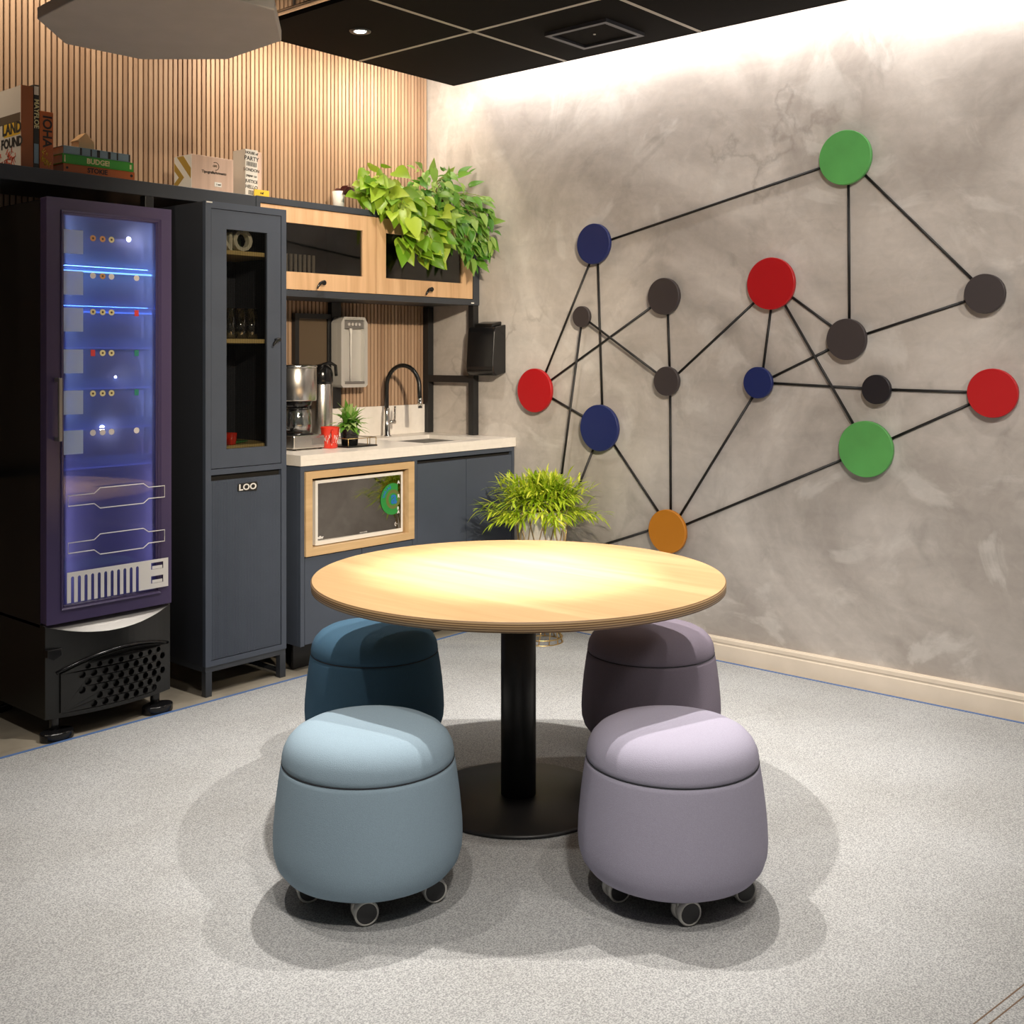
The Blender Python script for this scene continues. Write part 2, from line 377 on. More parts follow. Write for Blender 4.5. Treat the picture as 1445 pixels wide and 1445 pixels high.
def text_mesh(txt, size, t=.0006, bold=0., align='CENTER'):
    cu = bpy.data.curves.new('lettering', 'FONT'); cu.body = txt; cu.size = size; cu.extrude = t/2; cu.offset = bold
    cu.align_x = align; cu.align_y = 'CENTER'; cu.resolution_u = 3
    o = bpy.data.objects.new('lettering', cu); COL.objects.link(o)
    dg = bpy.context.evaluated_depsgraph_get(); me = bpy.data.meshes.new_from_object(o.evaluated_get(dg))
    bpy.data.objects.remove(o); bpy.data.curves.remove(cu)
    return me

def front(x, y, z, rot=0., sx=1., sz=1.):       # (u,v,w) -> facing -y : u to +x, v to +z, w to -y
    R = Matrix(((1, 0, 0, 0), (0, 0, -1, 0), (0, 1, 0, 0), (0, 0, 0, 1)))
    return Matrix.Translation((x, y, z)) @ R @ Matrix.Rotation(rot, 4, 'Z') @ Matrix.Diagonal((sx, sz, 1, 1))
def leftface(x, y, z, rot=0., sx=1., sz=1.):    # facing -x : u to -y, v to +z, w to -x
    R = Matrix(((0, 0, -1, 0), (-1, 0, 0, 0), (0, 1, 0, 0), (0, 0, 0, 1)))
    return Matrix.Translation((x, y, z)) @ R @ Matrix.Rotation(rot, 4, 'Z') @ Matrix.Diagonal((sx, sz, 1, 1))
def rect(x0, x1, y0, y1): return [(x0, y0), (x1, y0), (x1, y1), (x0, y1)]
def circ(cx, cy, r, n=24): return [(cx+r*math.cos(2*PI*i/n), cy+r*math.sin(2*PI*i/n)) for i in range(n)]
def lettering(name, txt, size, mat, parent, M4, bold=0., t=.0008, local=False):
    return MB().mesh(text_mesh(txt, size, t, bold), M4).build(name, mat, parent, local)
def plate(name, mat, parent, loops, t, M4, bevel=0., local=False):
    return MB().mesh(flat(loops, t), M4).build(name, mat, parent, local, bevel)

def copy_tree(o, parent=None):
    c = o.copy(); COL.objects.link(c); c.parent = parent
    OFF[c.name] = OFF.get(o.name, Vector((0, 0, 0)))
    for ch in o.children: copy_tree(ch, c)
    return c

# ---------------------------------------------------------------- camera
cam = bpy.data.cameras.new('camera'); co = bpy.data.objects.new('camera', cam); COL.objects.link(co)
co.location = (0, 0, 1.4); co.rotation_euler = (PI/2, 0, -math.atan2(.7545, .6565))
cam.sensor_width = 36; cam.lens = 1584/1445*36; cam.shift_y = -222.5/1445; cam.clip_end = 60
sc.camera = co

# ---------------------------------------------------------------- setting
XR, YB = 4.52, 4.58                     # right wall and slat face
S = 'structure'
tag(MB().box(-4, 4.7, -4, 4.8, -.05, 0).build('floor', M['subfloor']), kind=S)
tag(MB().box(XR, XR+.1, -4, 4.8, 0, 3.4).build('wall_right', M['concrete']), kind=S)
sl = MB()
x = -.6
while x < 4.495:
    sl.box(x, x+.0174, YB-.012, YB, 0, 3.3); x += .0252
wb = MB().box(-4, XR, YB, YB+.12, 0, 3.4).build('wall_back', M['void']); tag(wb, kind=S)
so = sl.build('wooden_slats', M['slat'], wb)
tag(MB().box(-4, 4.7, -4, 4.8, 3.3, 3.4).build('ceiling', M['void']), kind=S)
bb = MB()
bb.prism([(XR, 0), (4.499, 0), (4.499, .07), (4.502, .074), (4.502, .079), (4.499, .083), (4.499, .098), (4.503, .105), (XR, .105)], -4, 3.88, axes='xz')
bo = bb.build('baseboard_right', M['cream']); tag(bo, kind=S)
# carpet with blue edging
cp = MB().box(-4, 4.466, -4, 3.872, 0, .005).build('carpet', M['carpet'])
tag(cp, 'light grey speckled carpet covering the floor under the round table', 'carpet')
MB().prism([(-4, 3.870), (4.464, 3.870), (4.464, -4), (4.478, -4), (4.478, 3.884), (-4, 3.884)], 0, .0065).build('edging', M['bluestrip'], cp)
for (a, b) in (((2.405, .811), (4.47, -.0)), ((2.429, .783), (4.47, -.03))):
    pass
sm = MB()
d = Vector((.97, -.145, 0)).normalized(); nrm = Vector((-d.y, d.x, 0))
for c in ((2.51, .792, .0052), (2.50, .772, .0052)):
    c = Vector(c)
    p = [c-d*1.6-nrm*.0016, c+d*1.9-nrm*.0016, c+d*1.9+nrm*.0016, c-d*1.6+nrm*.0016]
    sm.prism([(q.x, q.y) for q in p], .004, .0054)
sm.build('seam', M['seam'], cp)

# suspended dark tile ceiling (a raft with open gaps to both walls)
CX0, CX1, CY1, CZ = 2.986, 4.32, 4.172, 2.835
cl = MB()
xs = [CX0, 3.653, CX1]
ys = [CY1 - .763*i for i in range(8)]
for i in range(2):
    for j in range(7):
        cl.box(xs[i]+.006, xs[i+1]-.006, ys[j+1]+.006, ys[j]-.006, CZ, CZ+.022)
raft = cl.build('ceiling_raft', M['tile']); tag(raft, kind=S)
gr = MB()
gr.box(3.643, 3.663, ys[-1], CY1, CZ-.0008, CZ+.03)
for j in range(1, 7): gr.box(CX0, CX1, ys[j]-.010, ys[j]+.010, CZ-.0006, CZ+.029)
gr.build('grid_bar', M['tbar'], raft)
ed = MB()
ed.box(CX1-.006, CX1+.002, ys[-1], CY1, CZ-.001, CZ+.032); ed.box(CX0-.002, CX0+.006, ys[-1], CY1, CZ-.001, CZ+.032); ed.box(CX0, CX1, CY1-.006, CY1+.002, CZ-.001, CZ+.032)
ed.build('edge_trim', M['tile'], raft)
hg = MB()
for hx in (3.2, 4.1):
    for hy in (3.9, 2.4, .9): hg.cyl((hx, hy, CZ+.02), (hx, hy, 3.3), .004, n=8)
hg.build('hanger', M['dsteel'], raft)

h = thing('ceiling_hatch', (4.02, 3.01, CZ), 'dark square hatch with raised frame set in the black ceiling tile by the concrete wall', 'hatch')
plate('frame', M['frame'], h, [rect(-.145, .145, -.17, .17), rect(-.122, .122, -.147, .147)], .016, Matrix.Translation((4.02, 3.01, CZ-.008)))
box('panel', M['tile'], h, 3.902, 4.138, 2.867, 3.153, CZ-.006, CZ, 0)
MB().lathe([(.006, -.004), (.006, 0)], (4.02, 3.01, CZ-.005), 12).build('latch', M['white'], h)
dl = thing('downlight', (3.318, 3.781, CZ), 'small lit recessed downlight in the black ceiling tile near the slatted wall', 'light')
MB().lathe([(.0255, -.001), (.029, -.004), (.046, -.004), (.048, 0)], (3.318, 3.781, CZ), 32, capb=False, capt=False).build('trim_ring', M['frame'], dl)
MB().lathe([(.026, -.0022), (.026, -.0005)], (3.318, 3.781, CZ), 24).build('lens', M['led'], dl)
cpt = thing('conduit_pipe', (2.952, 2.5, 2.852), 'shiny silver conduit pipe running beside the black ceiling edge', 'pipe')
MB().cyl((2.952, .6, 2.852), (2.952, 4.5, 2.852), .013).build('pipe', M['chrome'], cpt)
for hy in (1.2, 2.6, 3.78): MB().cyl((2.952, hy, 2.86), (2.952, hy, 3.3), .006, n=8).build('hanger', M['dsteel'], cpt)
cpt = thing('dark_filler_tray', (2.82, 2.5, 2.90), 'black tray added to darken the gap above the grey octagon panel beside the silver pipe', 'dark filler')
MB().box(2.70, 2.925, .6, 4.5, 2.90, 2.905).box(2.70, 2.705, .6, 4.5, 2.905, 2.96).box(2.92, 2.925, .6, 4.5, 2.905, 2.96).build('tray', M['black'], cpt)  # black channel added to keep the space beside the pipe dark
for hy in (1.4, 3.2): MB().cyl((2.81, hy, 2.905), (2.81, hy, 3.3), .006, n=8).build('hanger', M['black'], cpt)

# octagonal acoustic panel
octv = [(1.756, 3.594), (1.962, 3.806), (2.253, 3.792), (2.463, 3.55), (2.443, 3.199), (2.21, 2.93), (1.92, 2.93), (1.735, 3.29)]
oc = thing('acoustic_panel', (2.1, 3.37, 2.5), 'grey felt octagon panel hanging flat below the ceiling above the drinks cooler', 'panel')
MB().prism(octv, 2.5, 2.54).build('panel', M['felt'], oc, bevel=.004)
for (x, y) in ((1.9, 3.6), (2.3, 3.6), (2.3, 3.1), (1.9, 3.1)):
    MB().cyl((x, y, 2.535), (x, y, 3.3), .002, n=6).build('cable', M['dsteel'], oc)

# ---------------------------------------------------------------- round table
TX, TY, TZ = 2.667, 2.294, .712
t = thing('round_table', (TX, TY, 0), 'round table with ash veneer top and black pedestal base, standing among four stools', 'table')
MB().lathe([(.632, -.0295), (.640, -.027), (.641, -.003), (.638, 0)], (TX, TY, TZ), 160, capb=True, capt=False).build('plywood_edge', M['ply'], t)
MB().lathe([(.638, -.0006), (.6375, .0006)], (TX, TY, TZ), 160, capb=False).build('tabletop', M['table'], t)
MB().cyl((TX, TY, .02), (TX, TY, TZ-.05), .055, n=48).build('column', M['black'], t)
MB().lathe([(.16, 0), (.16, .02)], (TX, TY, TZ-.05), 32).build('mounting_plate', M['black'], t)
MB().lathe([(.292, .0056), (.296, .008), (.296, .013), (.288, .018), (.06, .026)], (TX, TY, 0), 96).build('base', M['black'], t)

# ---------------------------------------------------------------- stools
def c2r(X, Y): return (X*.6564+Y*.7545, -X*.7543+Y*.6565)
BODY = [(.165, .058), (.195, .0615), (.219, .074), (.2345, .094), (.2425, .12), (.2445, .15), (.243, .19), (.2375, .25), (.231, .30), (.2255, .335), (.2225, .348)]
LID = [(.2195, .3485), (.2222, .351), (.2222, .362), (.2185, .380), (.209, .399), (.193, .416), (.170, .4285), (.140, .4355), (.100, .4395), (.055, .4412), (.002, .4415)]
def make_stool(mat):
    r = thing('stool', (0, 0, 0), '', 'stool')
    MB().lathe(BODY, n=96, capt=True).build('body', mat, r, True)
    MB().lathe(LID, n=96).build('cushion', mat, r, True)
    MB().tube([(.2222*math.cos(2*PI*i/96), .2222*math.sin(2*PI*i/96), .3486) for i in range(96)], .0016, 6, closed=True).build('piping', M['seamd'], r, True)
    MB().lathe([(.17, .048), (.17, .06)], n=48).build('base_plate', M['soft'], r, True)
    for k in range(5):
        a = -PI/2+2*PI*k/5
        ca = Vector((math.cos(a), math.sin(a), 0))
        piv = ca*.168
        ax = Vector((math.cos(-PI/2+.35), math.sin(-PI/2+.35), 0)) if k in (0, 1, 4) else Vector((math.cos(a+1), math.sin(a+1), 0))    # axle direction
        fw = Vector((-ax.y, ax.x, 0))
        c = piv+fw*.012+Vector((0, 0, .031))
        cs = MB()
        cs.cyl(piv+Vector((0, 0, .03)), piv+Vector((0, 0, .055)), .011, n=16)
        for sd in (-1, 1):
            q = ax.to_track_quat('Z', 'Y').to_matrix().to_4x4()
            prof = [(.022, .006), (.029, .007), (.031, .011), (.031, .021), (.0285, .024), (.0255, .0245), (.0255, .0225), (.001, .0225)]
            if sd < 0: prof = [(rr, -zz) for rr, zz in prof]
            cs.lathe(prof, c, 32, M4=q, capt=False)
        cs.cyl(c-ax*.007, c+ax*.007, .026, n=24)
        co_ = cs.build('caster', M['caster'], r, True)
        for sd in (-1, 1):
            MB().cyl(c+ax*sd*.0226, c+ax*sd*.0241, .0252, .0235, n=28).build('wheel_hub', M['hub'], co_, True)
    return r
st = {}
first = None
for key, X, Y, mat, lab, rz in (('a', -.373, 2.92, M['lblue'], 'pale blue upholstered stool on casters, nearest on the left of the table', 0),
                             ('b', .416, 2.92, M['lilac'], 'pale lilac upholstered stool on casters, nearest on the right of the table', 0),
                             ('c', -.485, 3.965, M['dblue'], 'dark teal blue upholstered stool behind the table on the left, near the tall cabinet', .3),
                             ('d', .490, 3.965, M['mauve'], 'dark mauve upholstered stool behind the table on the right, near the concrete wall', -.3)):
    s = make_stool(mat)
    x, y = c2r(X, Y)
    s.location = (x, y, .0056); s.rotation_euler = (0, 0, math.atan2(-.7543, .6564)+rz)
    s['label'] = lab; s['group'] = 'upholstered stools around the table'

# ---------------------------------------------------------------- wall mural
DISCS = [  # key, y, z, r, material, label
    ('gT', 2.043, 2.228, .115, 'green', 'large green disc at the very top of the wall mural'),
    ('bT', 3.362, 1.950, .101, 'navy', 'navy blue disc highest on the left of the wall mural'),
    ('kA', 2.948, 1.675, .087, 'brown', 'grey-brown disc left of the big central red disc'),
    ('kS', 3.438, 1.589, .053, 'brown', 'smallest grey-brown disc, just below the upper navy disc'),
    ('rM', 2.388, 1.712, .115, 'red', 'big red disc in the upper middle of the mural'),
    ('rL', 3.744, 1.212, .114, 'red', 'red disc leftmost in the mural beside the black towel dispenser'),
    ('bL', 3.327, 1.035, .115, 'navy', 'navy blue disc above the bushy floor plant'),
    ('kC', 2.932, 1.273, .069, 'brown', 'small grey-brown disc at the crossing straight above the orange disc'),
    ('bS', 2.451, 1.274, .070, 'navy', 'small navy blue disc below the big central red disc'),
    ('kR', 2.037, 1.463, .087, 'brown', 'grey-brown disc on the vertical rod below the top green disc'),
    ('kF', 1.473, 1.635, .077, 'brown', 'grey-brown disc furthest right in the mural, above the right red disc'),
    ('iK', 1.907, 1.255, .061, 'ink', 'small ink-black disc just above the lower green disc'),
    ('rR', 1.444, 1.250, .095, 'red', 'red disc at the right end of the mural'),
    ('gB', 1.953, 1.006, .117, 'green', 'large green disc low on the right of the mural, between ink-black and orange discs'),
    ('oG', 2.928, .563, .103, 'orange', 'orange disc lowest in the mural, just above the table edge')]
DP = {}; DR = {}
for k, y, z, r, mt, lab in DISCS:
    DP[k] = (y, z); DR[k] = r
    o = thing('mural_disc', (XR, y, z), lab, 'wall disc', 'discs of the wall mural')
    q = Matrix.Rotation(-PI/2, 4, 'Y')
    MB().lathe([(r-.002, .022), (r, .024), (r, .042), (r-.002, .044)], (XR, y, z), 64, M4=q).build('disc', M[mt], o)
    MB().lathe([(r*.35, 0), (r*.35, .023)], (XR, y, z), 24, M4=q).build('spacer', M['rod'], o)
NM = {'gT': 'top green disc', 'bT': 'upper navy disc', 'kA': 'grey-brown disc left of the big red one', 'kS': 'smallest grey-brown disc', 'rM': 'big central red disc',
      'rL': 'leftmost red disc', 'bL': 'navy disc above the plant', 'kC': 'grey-brown crossing disc', 'bS': 'small navy disc', 'kR': 'grey-brown disc under the top green one',
      'kF': 'far right grey-brown disc', 'iK': 'ink-black disc', 'rR': 'right red disc', 'gB': 'lower green disc', 'oG': 'orange disc'}
RODS = [('gT', 'bT'), ('gT', 'kR'), ('gT', 'kF'), ('bT', 'rL'), ('bT', 'bL'), ('kS', 'kC'), ('rL', 'kA'), ('rL', 'bL'), ('kA', 'kC'), ('kC', 'rM'), ('kC', 'oG'), ('rM', 'bS'),
        ('rM', 'kR'), ('rM', 'gB'), ('kR', 'kF'), ('kR', 'bS'), ('bS', 'iK'), ('bS', 'oG'), ('iK', 'rR'), ('rR', 'gB'), ('gB', 'oG'), ('bL', 'oG')]
def rod(y0, z0, y1, z1, lab, dx=.0):
    a = Vector((XR-.0062-dx, y0, z0)); b = Vector((XR-.0062-dx, y1, z1)); mid = (a+b)/2
    o = MB().cyl(a-mid, b-mid, .0058, n=10).build('mural_rod', M['rod'])
    o.location = mid; tag(o, lab, 'rod', 'rods of the wall mural')
for i, (a, b) in enumerate(RODS):
    (ya, za), (yb, zb_) = DP[a], DP[b]; ln_ = math.hypot(yb-ya, zb_-za); ey, ez = (yb-ya)/ln_, (zb_-za)/ln_
    ra, rb = DR[a]*.82, DR[b]*.82
    rod(ya+ey*ra, za+ez*ra, yb-ey*rb, zb_-ez*rb, 'thin black rod from %s to %s' % (NM[a], NM[b]), .0118 if i in (6, 13) else .0236 if i == 5 else 0)
HID = (3.63, .34)
rod(3.4465, 1.538, 3.622, .47, 'thin black rod dropping from smallest grey-brown disc behind the plant', .0236)
rod(3.375, .950, 3.612, .455, 'short black rod from navy disc down into the bushy plant')
rod(3.012, .567, *HID, 'black rod from orange disc running left behind the table')

# ---------------------------------------------------------------- black shelf frame along the slatted wall
YF = 4.17
f = thing('metal_shelf', (2.3, 4.36, 0), 'long black metal shelf unit along the slatted wall holding books above the cooler', 'shelf')
MB().box(.6, 3.043, YF, YB-.014, 2.053, 2.111).build('shelf_board', M['frame'], f, bevel=.002)
for x0 in (2.494,): MB().box(x0, x0+.04, YF+.001, YF+.041, 0, 2.053).build('post', M['black'], f, bevel=.002)
for x0 in (.65, 2.494): MB().box(x0, x0+.04, YB-.056, YB-.016, 0, 2.053).build('post', M['black'], f, bevel=.002)
MB().box(.65, .69, YF+.001, YF+.041, 0, 2.053).build('post', M['black'], f, bevel=.002)
MB().box(.69, 2.494, YB-.05, YB-.02, .9, .93).build('cross_bar', M['black'], f, bevel=.002)

# ---------------------------------------------------------------- wall cabinet with open end frame over the sink
c = thing('wall_cabinet', (3.78, 4.36, 1.67), 'dark framed wall cabinet with two pine flap doors, plants on its top', 'cabinet')
bd = MB()
bd.box(3.047, 4.515, YF+.02, YB-.016, 1.672, 1.70); bd.box(3.047, 4.515, YF+.02, YB-.016, 2.083, 2.110)
bd.box(3.047, 3.065, YF+.02, YB-.016, 1.70, 2.083); bd.box(4.497, 4.515, YF+.02, YB-.016, 1.70, 2.083); bd.box(3.065, 4.497, YB-.026, YB-.016, 1.70, 2.083)
bd.box(3.765, 3.783, YF+.03, YB-.026, 1.70, 2.083)
bd.build('body', M['frame'], c, bevel=.001)
plate('face_frame', M['frame'], c, [rect(3.044, 4.518, 1.668, 2.113), rect(3.066, 4.470, 1.698, 2.084)], .03, front(0, YF+.013, 0), .0015)
for x0, x1, wx0, wx1, hx in ((3.070, 3.764, 3.16, 3.680, 3.416), (3.768, 4.468, 3.832, 4.386, 4.132)):
    d_ = plate('door', M['pine'], c, [rect(x0, x1, 1.701, 2.081), rect(wx0, wx1, 1.782, 2.008)], .02, front(0, YF+.012, 0), .001)
    box('pane', M['tintglass'], d_, wx0, wx1, YF+.012, YF+.016, 1.782, 2.008, 0)
    hm = MB().cyl((hx, YF+.002, 1.738), (hx, YF-.02, 1.738), .006)
    hm.tube([(hx, YF-.018, 1.738), (hx-.012, YF-.024, 1.74), (hx-.026, YF-.024, 1.733), (hx-.036, YF-.022, 1.718), (hx-.038, YF-.02, 1.708)], [.008, .008, .007, .005, .004])
    hm.lathe([(.0115, 0), (.0125, .006), (.009, .010)], (hx, YF-.018, 1.738), 20, M4=Matrix.Rotation(PI/2, 4, 'X'))
    hm.build('knob', M['blackg'], d_)
box('badge', M['plugw'], c, 4.452, 4.474, YF-.0035, YF-.002, 1.675, 1.682, 0)
EF = thing('end_frame', (4.49, 4.36, .96), 'black metal ladder frame standing at the wall end of the worktop', 'frame')
ef = MB()
ef.box(4.474, 4.516, YF+.002, YF+.04, .9588, 1.6675); ef.box(4.474, 4.516, YB-.06, YB-.018, .9588, 1.6675); ef.box(4.474, 4.516, YF+.04, YB-.06, 1.245, 1.283)
ef.build('ladder_frame', M['black'], EF, bevel=.0015)
bp_ = MB().box(3.785, 3.85, YB-.045, YB-.0135, 1.1185, 1.671).build('back_post', M['black'], bevel=.0015)
tag(at_floor(bp_, (3.82, YB-.03, 1.1185)), 'black vertical post on the slats behind the water dispenser', 'post')
g0 = None
for i in range(7):
    x = 3.312+.0272*i
    g = MB().lathe([(.006, 0), (.0068, .002), (.0075, .178), (.0065, .178), (.006, .006)], n=20, capt=True).build('drinking_glass', M['frost']) if i == 0 else g0.copy()
    if i == 0: g0 = g
    else: COL.objects.link(g)
    g.location = (x, 4.30, 1.7005)
    tag(g, 'clear tumbler in the row behind the smoked glass of the left flap door', 'glass', 'tumblers in the wall cabinet')

# ---------------------------------------------------------------- drinks cooler
FX0, FX1, FY = 1.956, 2.466, 3.930
F = thing('drinks_cooler', (2.21, 4.2, 0), 'tall black glass-door drinks cooler glowing purple and blue inside', 'fridge')
cb = MB()
FB = 4.50
cb.box(FX0, FX0+.035, FY+.05, FB, .40, 1.965); cb.box(FX1-.035, FX1, FY+.05, FB, .40, 1.965)
cb.box(FX0+.035, FX1-.035, FY+.05, FB, 1.93, 1.965); cb.box(FX0+.035, FX1-.035, FY+.05, FB, .40, .45); cb.box(FX0+.035, FX1-.035, FB-.03, FB, .45, 1.93)
cb.build('cabinet', M['blackg'], F, bevel=.003)
ln = MB()
X0, X1, Y1 = FX0+.037, FX1-.037, FB-.032
ln.box(X0, X0+.004, FY+.055, Y1, .452, 1.928); ln.box(X1-.004, X1, FY+.055, Y1, .452, 1.928); ln.box(X0, X1, Y1-.004, Y1, .452, 1.928); ln.box(X0, X1, FY+.055, Y1, .452, .456); ln.box(X0, X1, FY+.055, Y1, 1.924, 1.928)
ln.build('liner', M['liner'], F)
dr = plate('door', M['purple'], F, [rect(FX0, FX1, .418, 1.972), rect(2.020, 2.408, .475, 1.918)], .046, front(0, FY+.025, 0), .006)
# bevelled inner lip of the door
lip = MB()
for (a0, a1, b0, b1) in ((2.010, 2.418, .465, 1.928),):
    o_ = [(a0, b0), (a1, b0), (a1, b1), (a0, b1)]; i_ = [(a0+.016, b0+.016), (a1-.016, b0+.016), (a1-.016, b1-.016), (a0+.016, b1-.016)]
    vs = [(u, FY-.004, v) for u, v in o_]+[(u, FY+.012, v) for u, v in i_]+[(u, FY+.012, v) for u, v in o_]
    lip.add(vs, [(k, (k+1) % 4, 4+(k+1) % 4, 4+k) for k in range(4)]+[(8+k, 8+(k+1) % 4, (k+1) % 4, k) for k in range(4)])
lip.build('door_lip', M['purple'], dr)
box('pane', M['doorglass'], dr, 2.02, 2.408, FY+.016, FY+.020, .475, 1.918, 0)
hd = MB().box(1.982, 1.996, FY-.040, FY-.028, 1.085, 1.315); hd.box(1.984, 1.994, FY-.03, FY+.002, 1.30, 1.315); hd.box(1.984, 1.994, FY-.03, FY+.002, 1.085, 1.10)
hd.build('handle', M['dsteel'], dr, bevel=.003)
# white vinyls on the glass
yv = FY+.0150
for zt in (1.860, 1.708, 1.572, 1.418, 1.266, 1.119):
    box('price_card', M['tag'], dr, 2.024, 2.103, yv-.0006, yv+.0006, zt-.088, zt, 0)
def bottle_outline(zc):
    up = [(2.040, .019), (2.142, .019), (2.166, .038), (2.345, .038), (2.367, .022), (2.437, .022)]
    yv2 = FY-.0055
    P = [(u, v) for u, v in up]+[(u, -v) for u, v in reversed(up)]
    return MB().tube([(u-.006, yv2+.0, zc+v) for u, v in P], .0021, 6, closed=True)
for zc in (.862, .689): bottle_outline(zc).build('bottle_outline', M['tagw'], dr)
slots = []
for i in range(11):
    u = 2.047+.0272*i
    slots.append([(u, .472), (u+.0125, .472), (u+.0125, .566)]+[(u+.00625+.00625*math.cos(a), .566+.00625*math.sin(a)) for a in (PI/4, PI/2, 3*PI/4)]+[(u, .566)])
# comb-shaped outline so the slots run out at the lower edge
zb = .488
out = [(2.030, zb)]
for i in range(11):
    u = 2.045+.0262*i
    out += [(u, zb), (u, .578)]+[(u+.0062+.0062*math.cos(a), .578+.0062*math.sin(a)) for a in (3*PI/4, PI/2, PI/4)]+[(u+.0124, .578), (u+.0124, zb)]
out += [(2.447, zb), (2.447, .600), (2.030, .600)]
vy = plate('vinyl_emblem', M['tagw'], dr, [out, rect(2.372, 2.425, .562, .588), rect(2.372, 2.425, .508, .536)], .001, front(0, FY-.0052, 0))
for z0 in (.563, .509): box('vinyl_bar', M['tagw'], vy, 2.377, 2.421, FY-.0056, FY-.0048, z0, z0+.012, 0)
# shelves, rails, crates
rows = [1.860, 1.708, 1.572, 1.418, 1.266, 1.119]
crate_parts = [('badgeo', 'badgeo', 'badgey', None), ('badgew', 'badgeo', 'badgew', 'badgew'), ('badgey', 'badgey', 'badgey', 'badger'), ('badger', 'badgey', 'badgey', 'badgeg'), ('badgey', 'badgey', 'badgey', 'badgeg'), ('badgew', 'badgew', 'badgew', 'badgew')]
ordn = ['top shelf of the glowing cooler', 'second shelf of the cooler, just under the bright blue rail', 'third shelf of the cooler, behind a red badge at right', 'fourth shelf of the cooler, behind a red badge at left', 'fifth shelf of the cooler, second from bottom', 'lowest shelf of the cooler, above the bottle outlines']
for i, zt in enumerate(rows):
    zs = zt-.112
    sh = MB().box(2.00, 2.425, FY+.075, 4.40, zs-.005, zs).build('shelf', M['rail'], F)
    MB().box(2.00, 2.425, FY+.066, FY+.074, zs-.036, zs+.004).build('shelf_rail', M['rail'], sh)
    MB().box(2.005, 2.420, FY+.058, FY+.064, zs-.039, zs-.033).build('led_strip', M['cyan'] if i == 0 else M['blueled'] if i == 1 else M['dimled'], sh)
    ck = thing('bottle_crate', (2.26, 4.1, zs), 'slotted dark crate on the '+ordn[i], 'crate', 'crates on the cooler shelves')
    yc = FY+.10
    cm = MB().box(2.125, 2.405, yc, yc+.22, zs, zs+.103)
    cm.build('crate', M['crate'], ck, bevel=.002)
    sm_ = MB()
    for j in range(11): sm_.box(2.137+.0242*j, 2.150+.0242*j, yc-.0012, yc, zs+.004, zs+.052)
    sm_.box(2.135, 2.395, yc-.0012, yc, zs+.058, zs+.062)
    sm_.build('slots', M['crated'], ck)
    for bx, key in zip((2.142, 2.181, 2.217, 2.322), crate_parts[i]):
        if not key: continue
        q = Matrix.Rotation(PI/2, 4, 'X')
        bz = zt-.013+.012*(i == 0)*(-1)
        if key in ('badger', 'badgeg'): bg = box('badge', M[key], dr, bx-.009, bx+.009, FY+.0142, FY+.0156, bz-.012, bz+.012, .002)
        else: bg = MB().lathe([(.0115, 0), (.0115, .0014)], (bx, FY+.0156, bz), 24, M4=q).build('badge', M[key], dr)
        if key in ('badgey', 'badgeo'): MB().lathe([(.0042, .0012), (.0042, .0020)], (bx, FY+.0156, bz), 12, M4=q).build('badge_centre', M['badged'], bg)
for (lx, lz, r) in ((2.318, 1.848, .010), (2.207, 1.118, .011), (2.262, 1.313, .005)):
    MB().lathe([(r, 0), (r*.8, .004)], (lx, FY+.066, lz), 20, M4=Matrix.Rotation(PI/2, 4, 'X')).build('lamp_glint', M['glintw'], F)  # glowing discs put in for the bright lamp reflections on the glass
MB().box(2.425, 2.429, FY+.06, FY+.066, 1.30, 1.78).build('led_strip', M['dimled'], F)
# base with bowed front and round perforations
def bow(x): u = (x-2.211)/.255; return FY+.012-.045*(1-u*u)
NB = 20
pl = [(FX0+(FX1-FX0)*i/NB, bow(FX0+(FX1-FX0)*i/NB)) for i in range(NB+1)]+[(FX1, FB-.02), (FX0, FB-.02)]
def ztop(x): u = (x-2.211)/.255; return .412-.046*(1-u*u)
bm_ = MB(); vs = []
for x_, y_ in pl[:NB+1]: vs += [(x_, y_, .075), (x_, y_, ztop(x_)), (x_, FY+.03, .414), (x_, FB-.02, .414), (x_, FB-.02, .075)]
bm_.add(vs, [(5*i+k, 5*i+5+k, 5*i+5+(k+1) % 5, 5*i+(k+1) % 5) for i in range(NB) for k in range(5) if k != 1]+[(0, 1, 2, 3, 4), tuple(5*NB+k for k in range(5))])
bm_.build('base', M['soft'], F)
sc_ = MB(); vs = []
for x_, y_ in pl[:NB+1]: vs += [(x_, y_, ztop(x_)), (x_, FY+.03, .414)]
sc_.add(vs, [(2*i, 2*i+2, 2*i+3, 2*i+1) for i in range(NB)], 0, True)
sc_.build('scooped_ledge', M['dsteel'], F)
def arch(x): u = (x-1.99)/.46; return .236+.200*u-.175*u*u
ol = [(2.00+.44*i/24, .095 if i < 22 else .095+.02*(i-21)) for i in range(25)]
ol += [(2.44-.44*i/24, arch(2.44-.44*i/24)-.004) for i in range(25)]
hl = []
for r_ in range(7):
    for k in range(11):
        hx = 2.030+.0425*k+(.021 if r_ % 2 else 0); hz = .110+.0285*r_
        if hx > 2.425 or hx < 2.06 or hz > arch(hx)-.019: continue
        if hx > 2.40 and hz < .13: continue
        if hx < 2.10 and hz < .14: continue
        hl.append(circ(hx, hz, .0128 if r_ < 5 else .0105, 16))
gm = flat([ol]+hl, .010)
for v in gm.vertices: v.co.z -= bow(v.co.x)-.011
MB().mesh(gm, front(0, 0, 0)).build('grille', M['soft'], F)
ar = MB().tube([(1.99+.46*i/24, bow(1.99+.46*i/24)-.004, arch(1.99+.46*i/24)+.003) for i in range(25)], .0055, 8)
ar.build('grille_arch', M['blackg'], F)
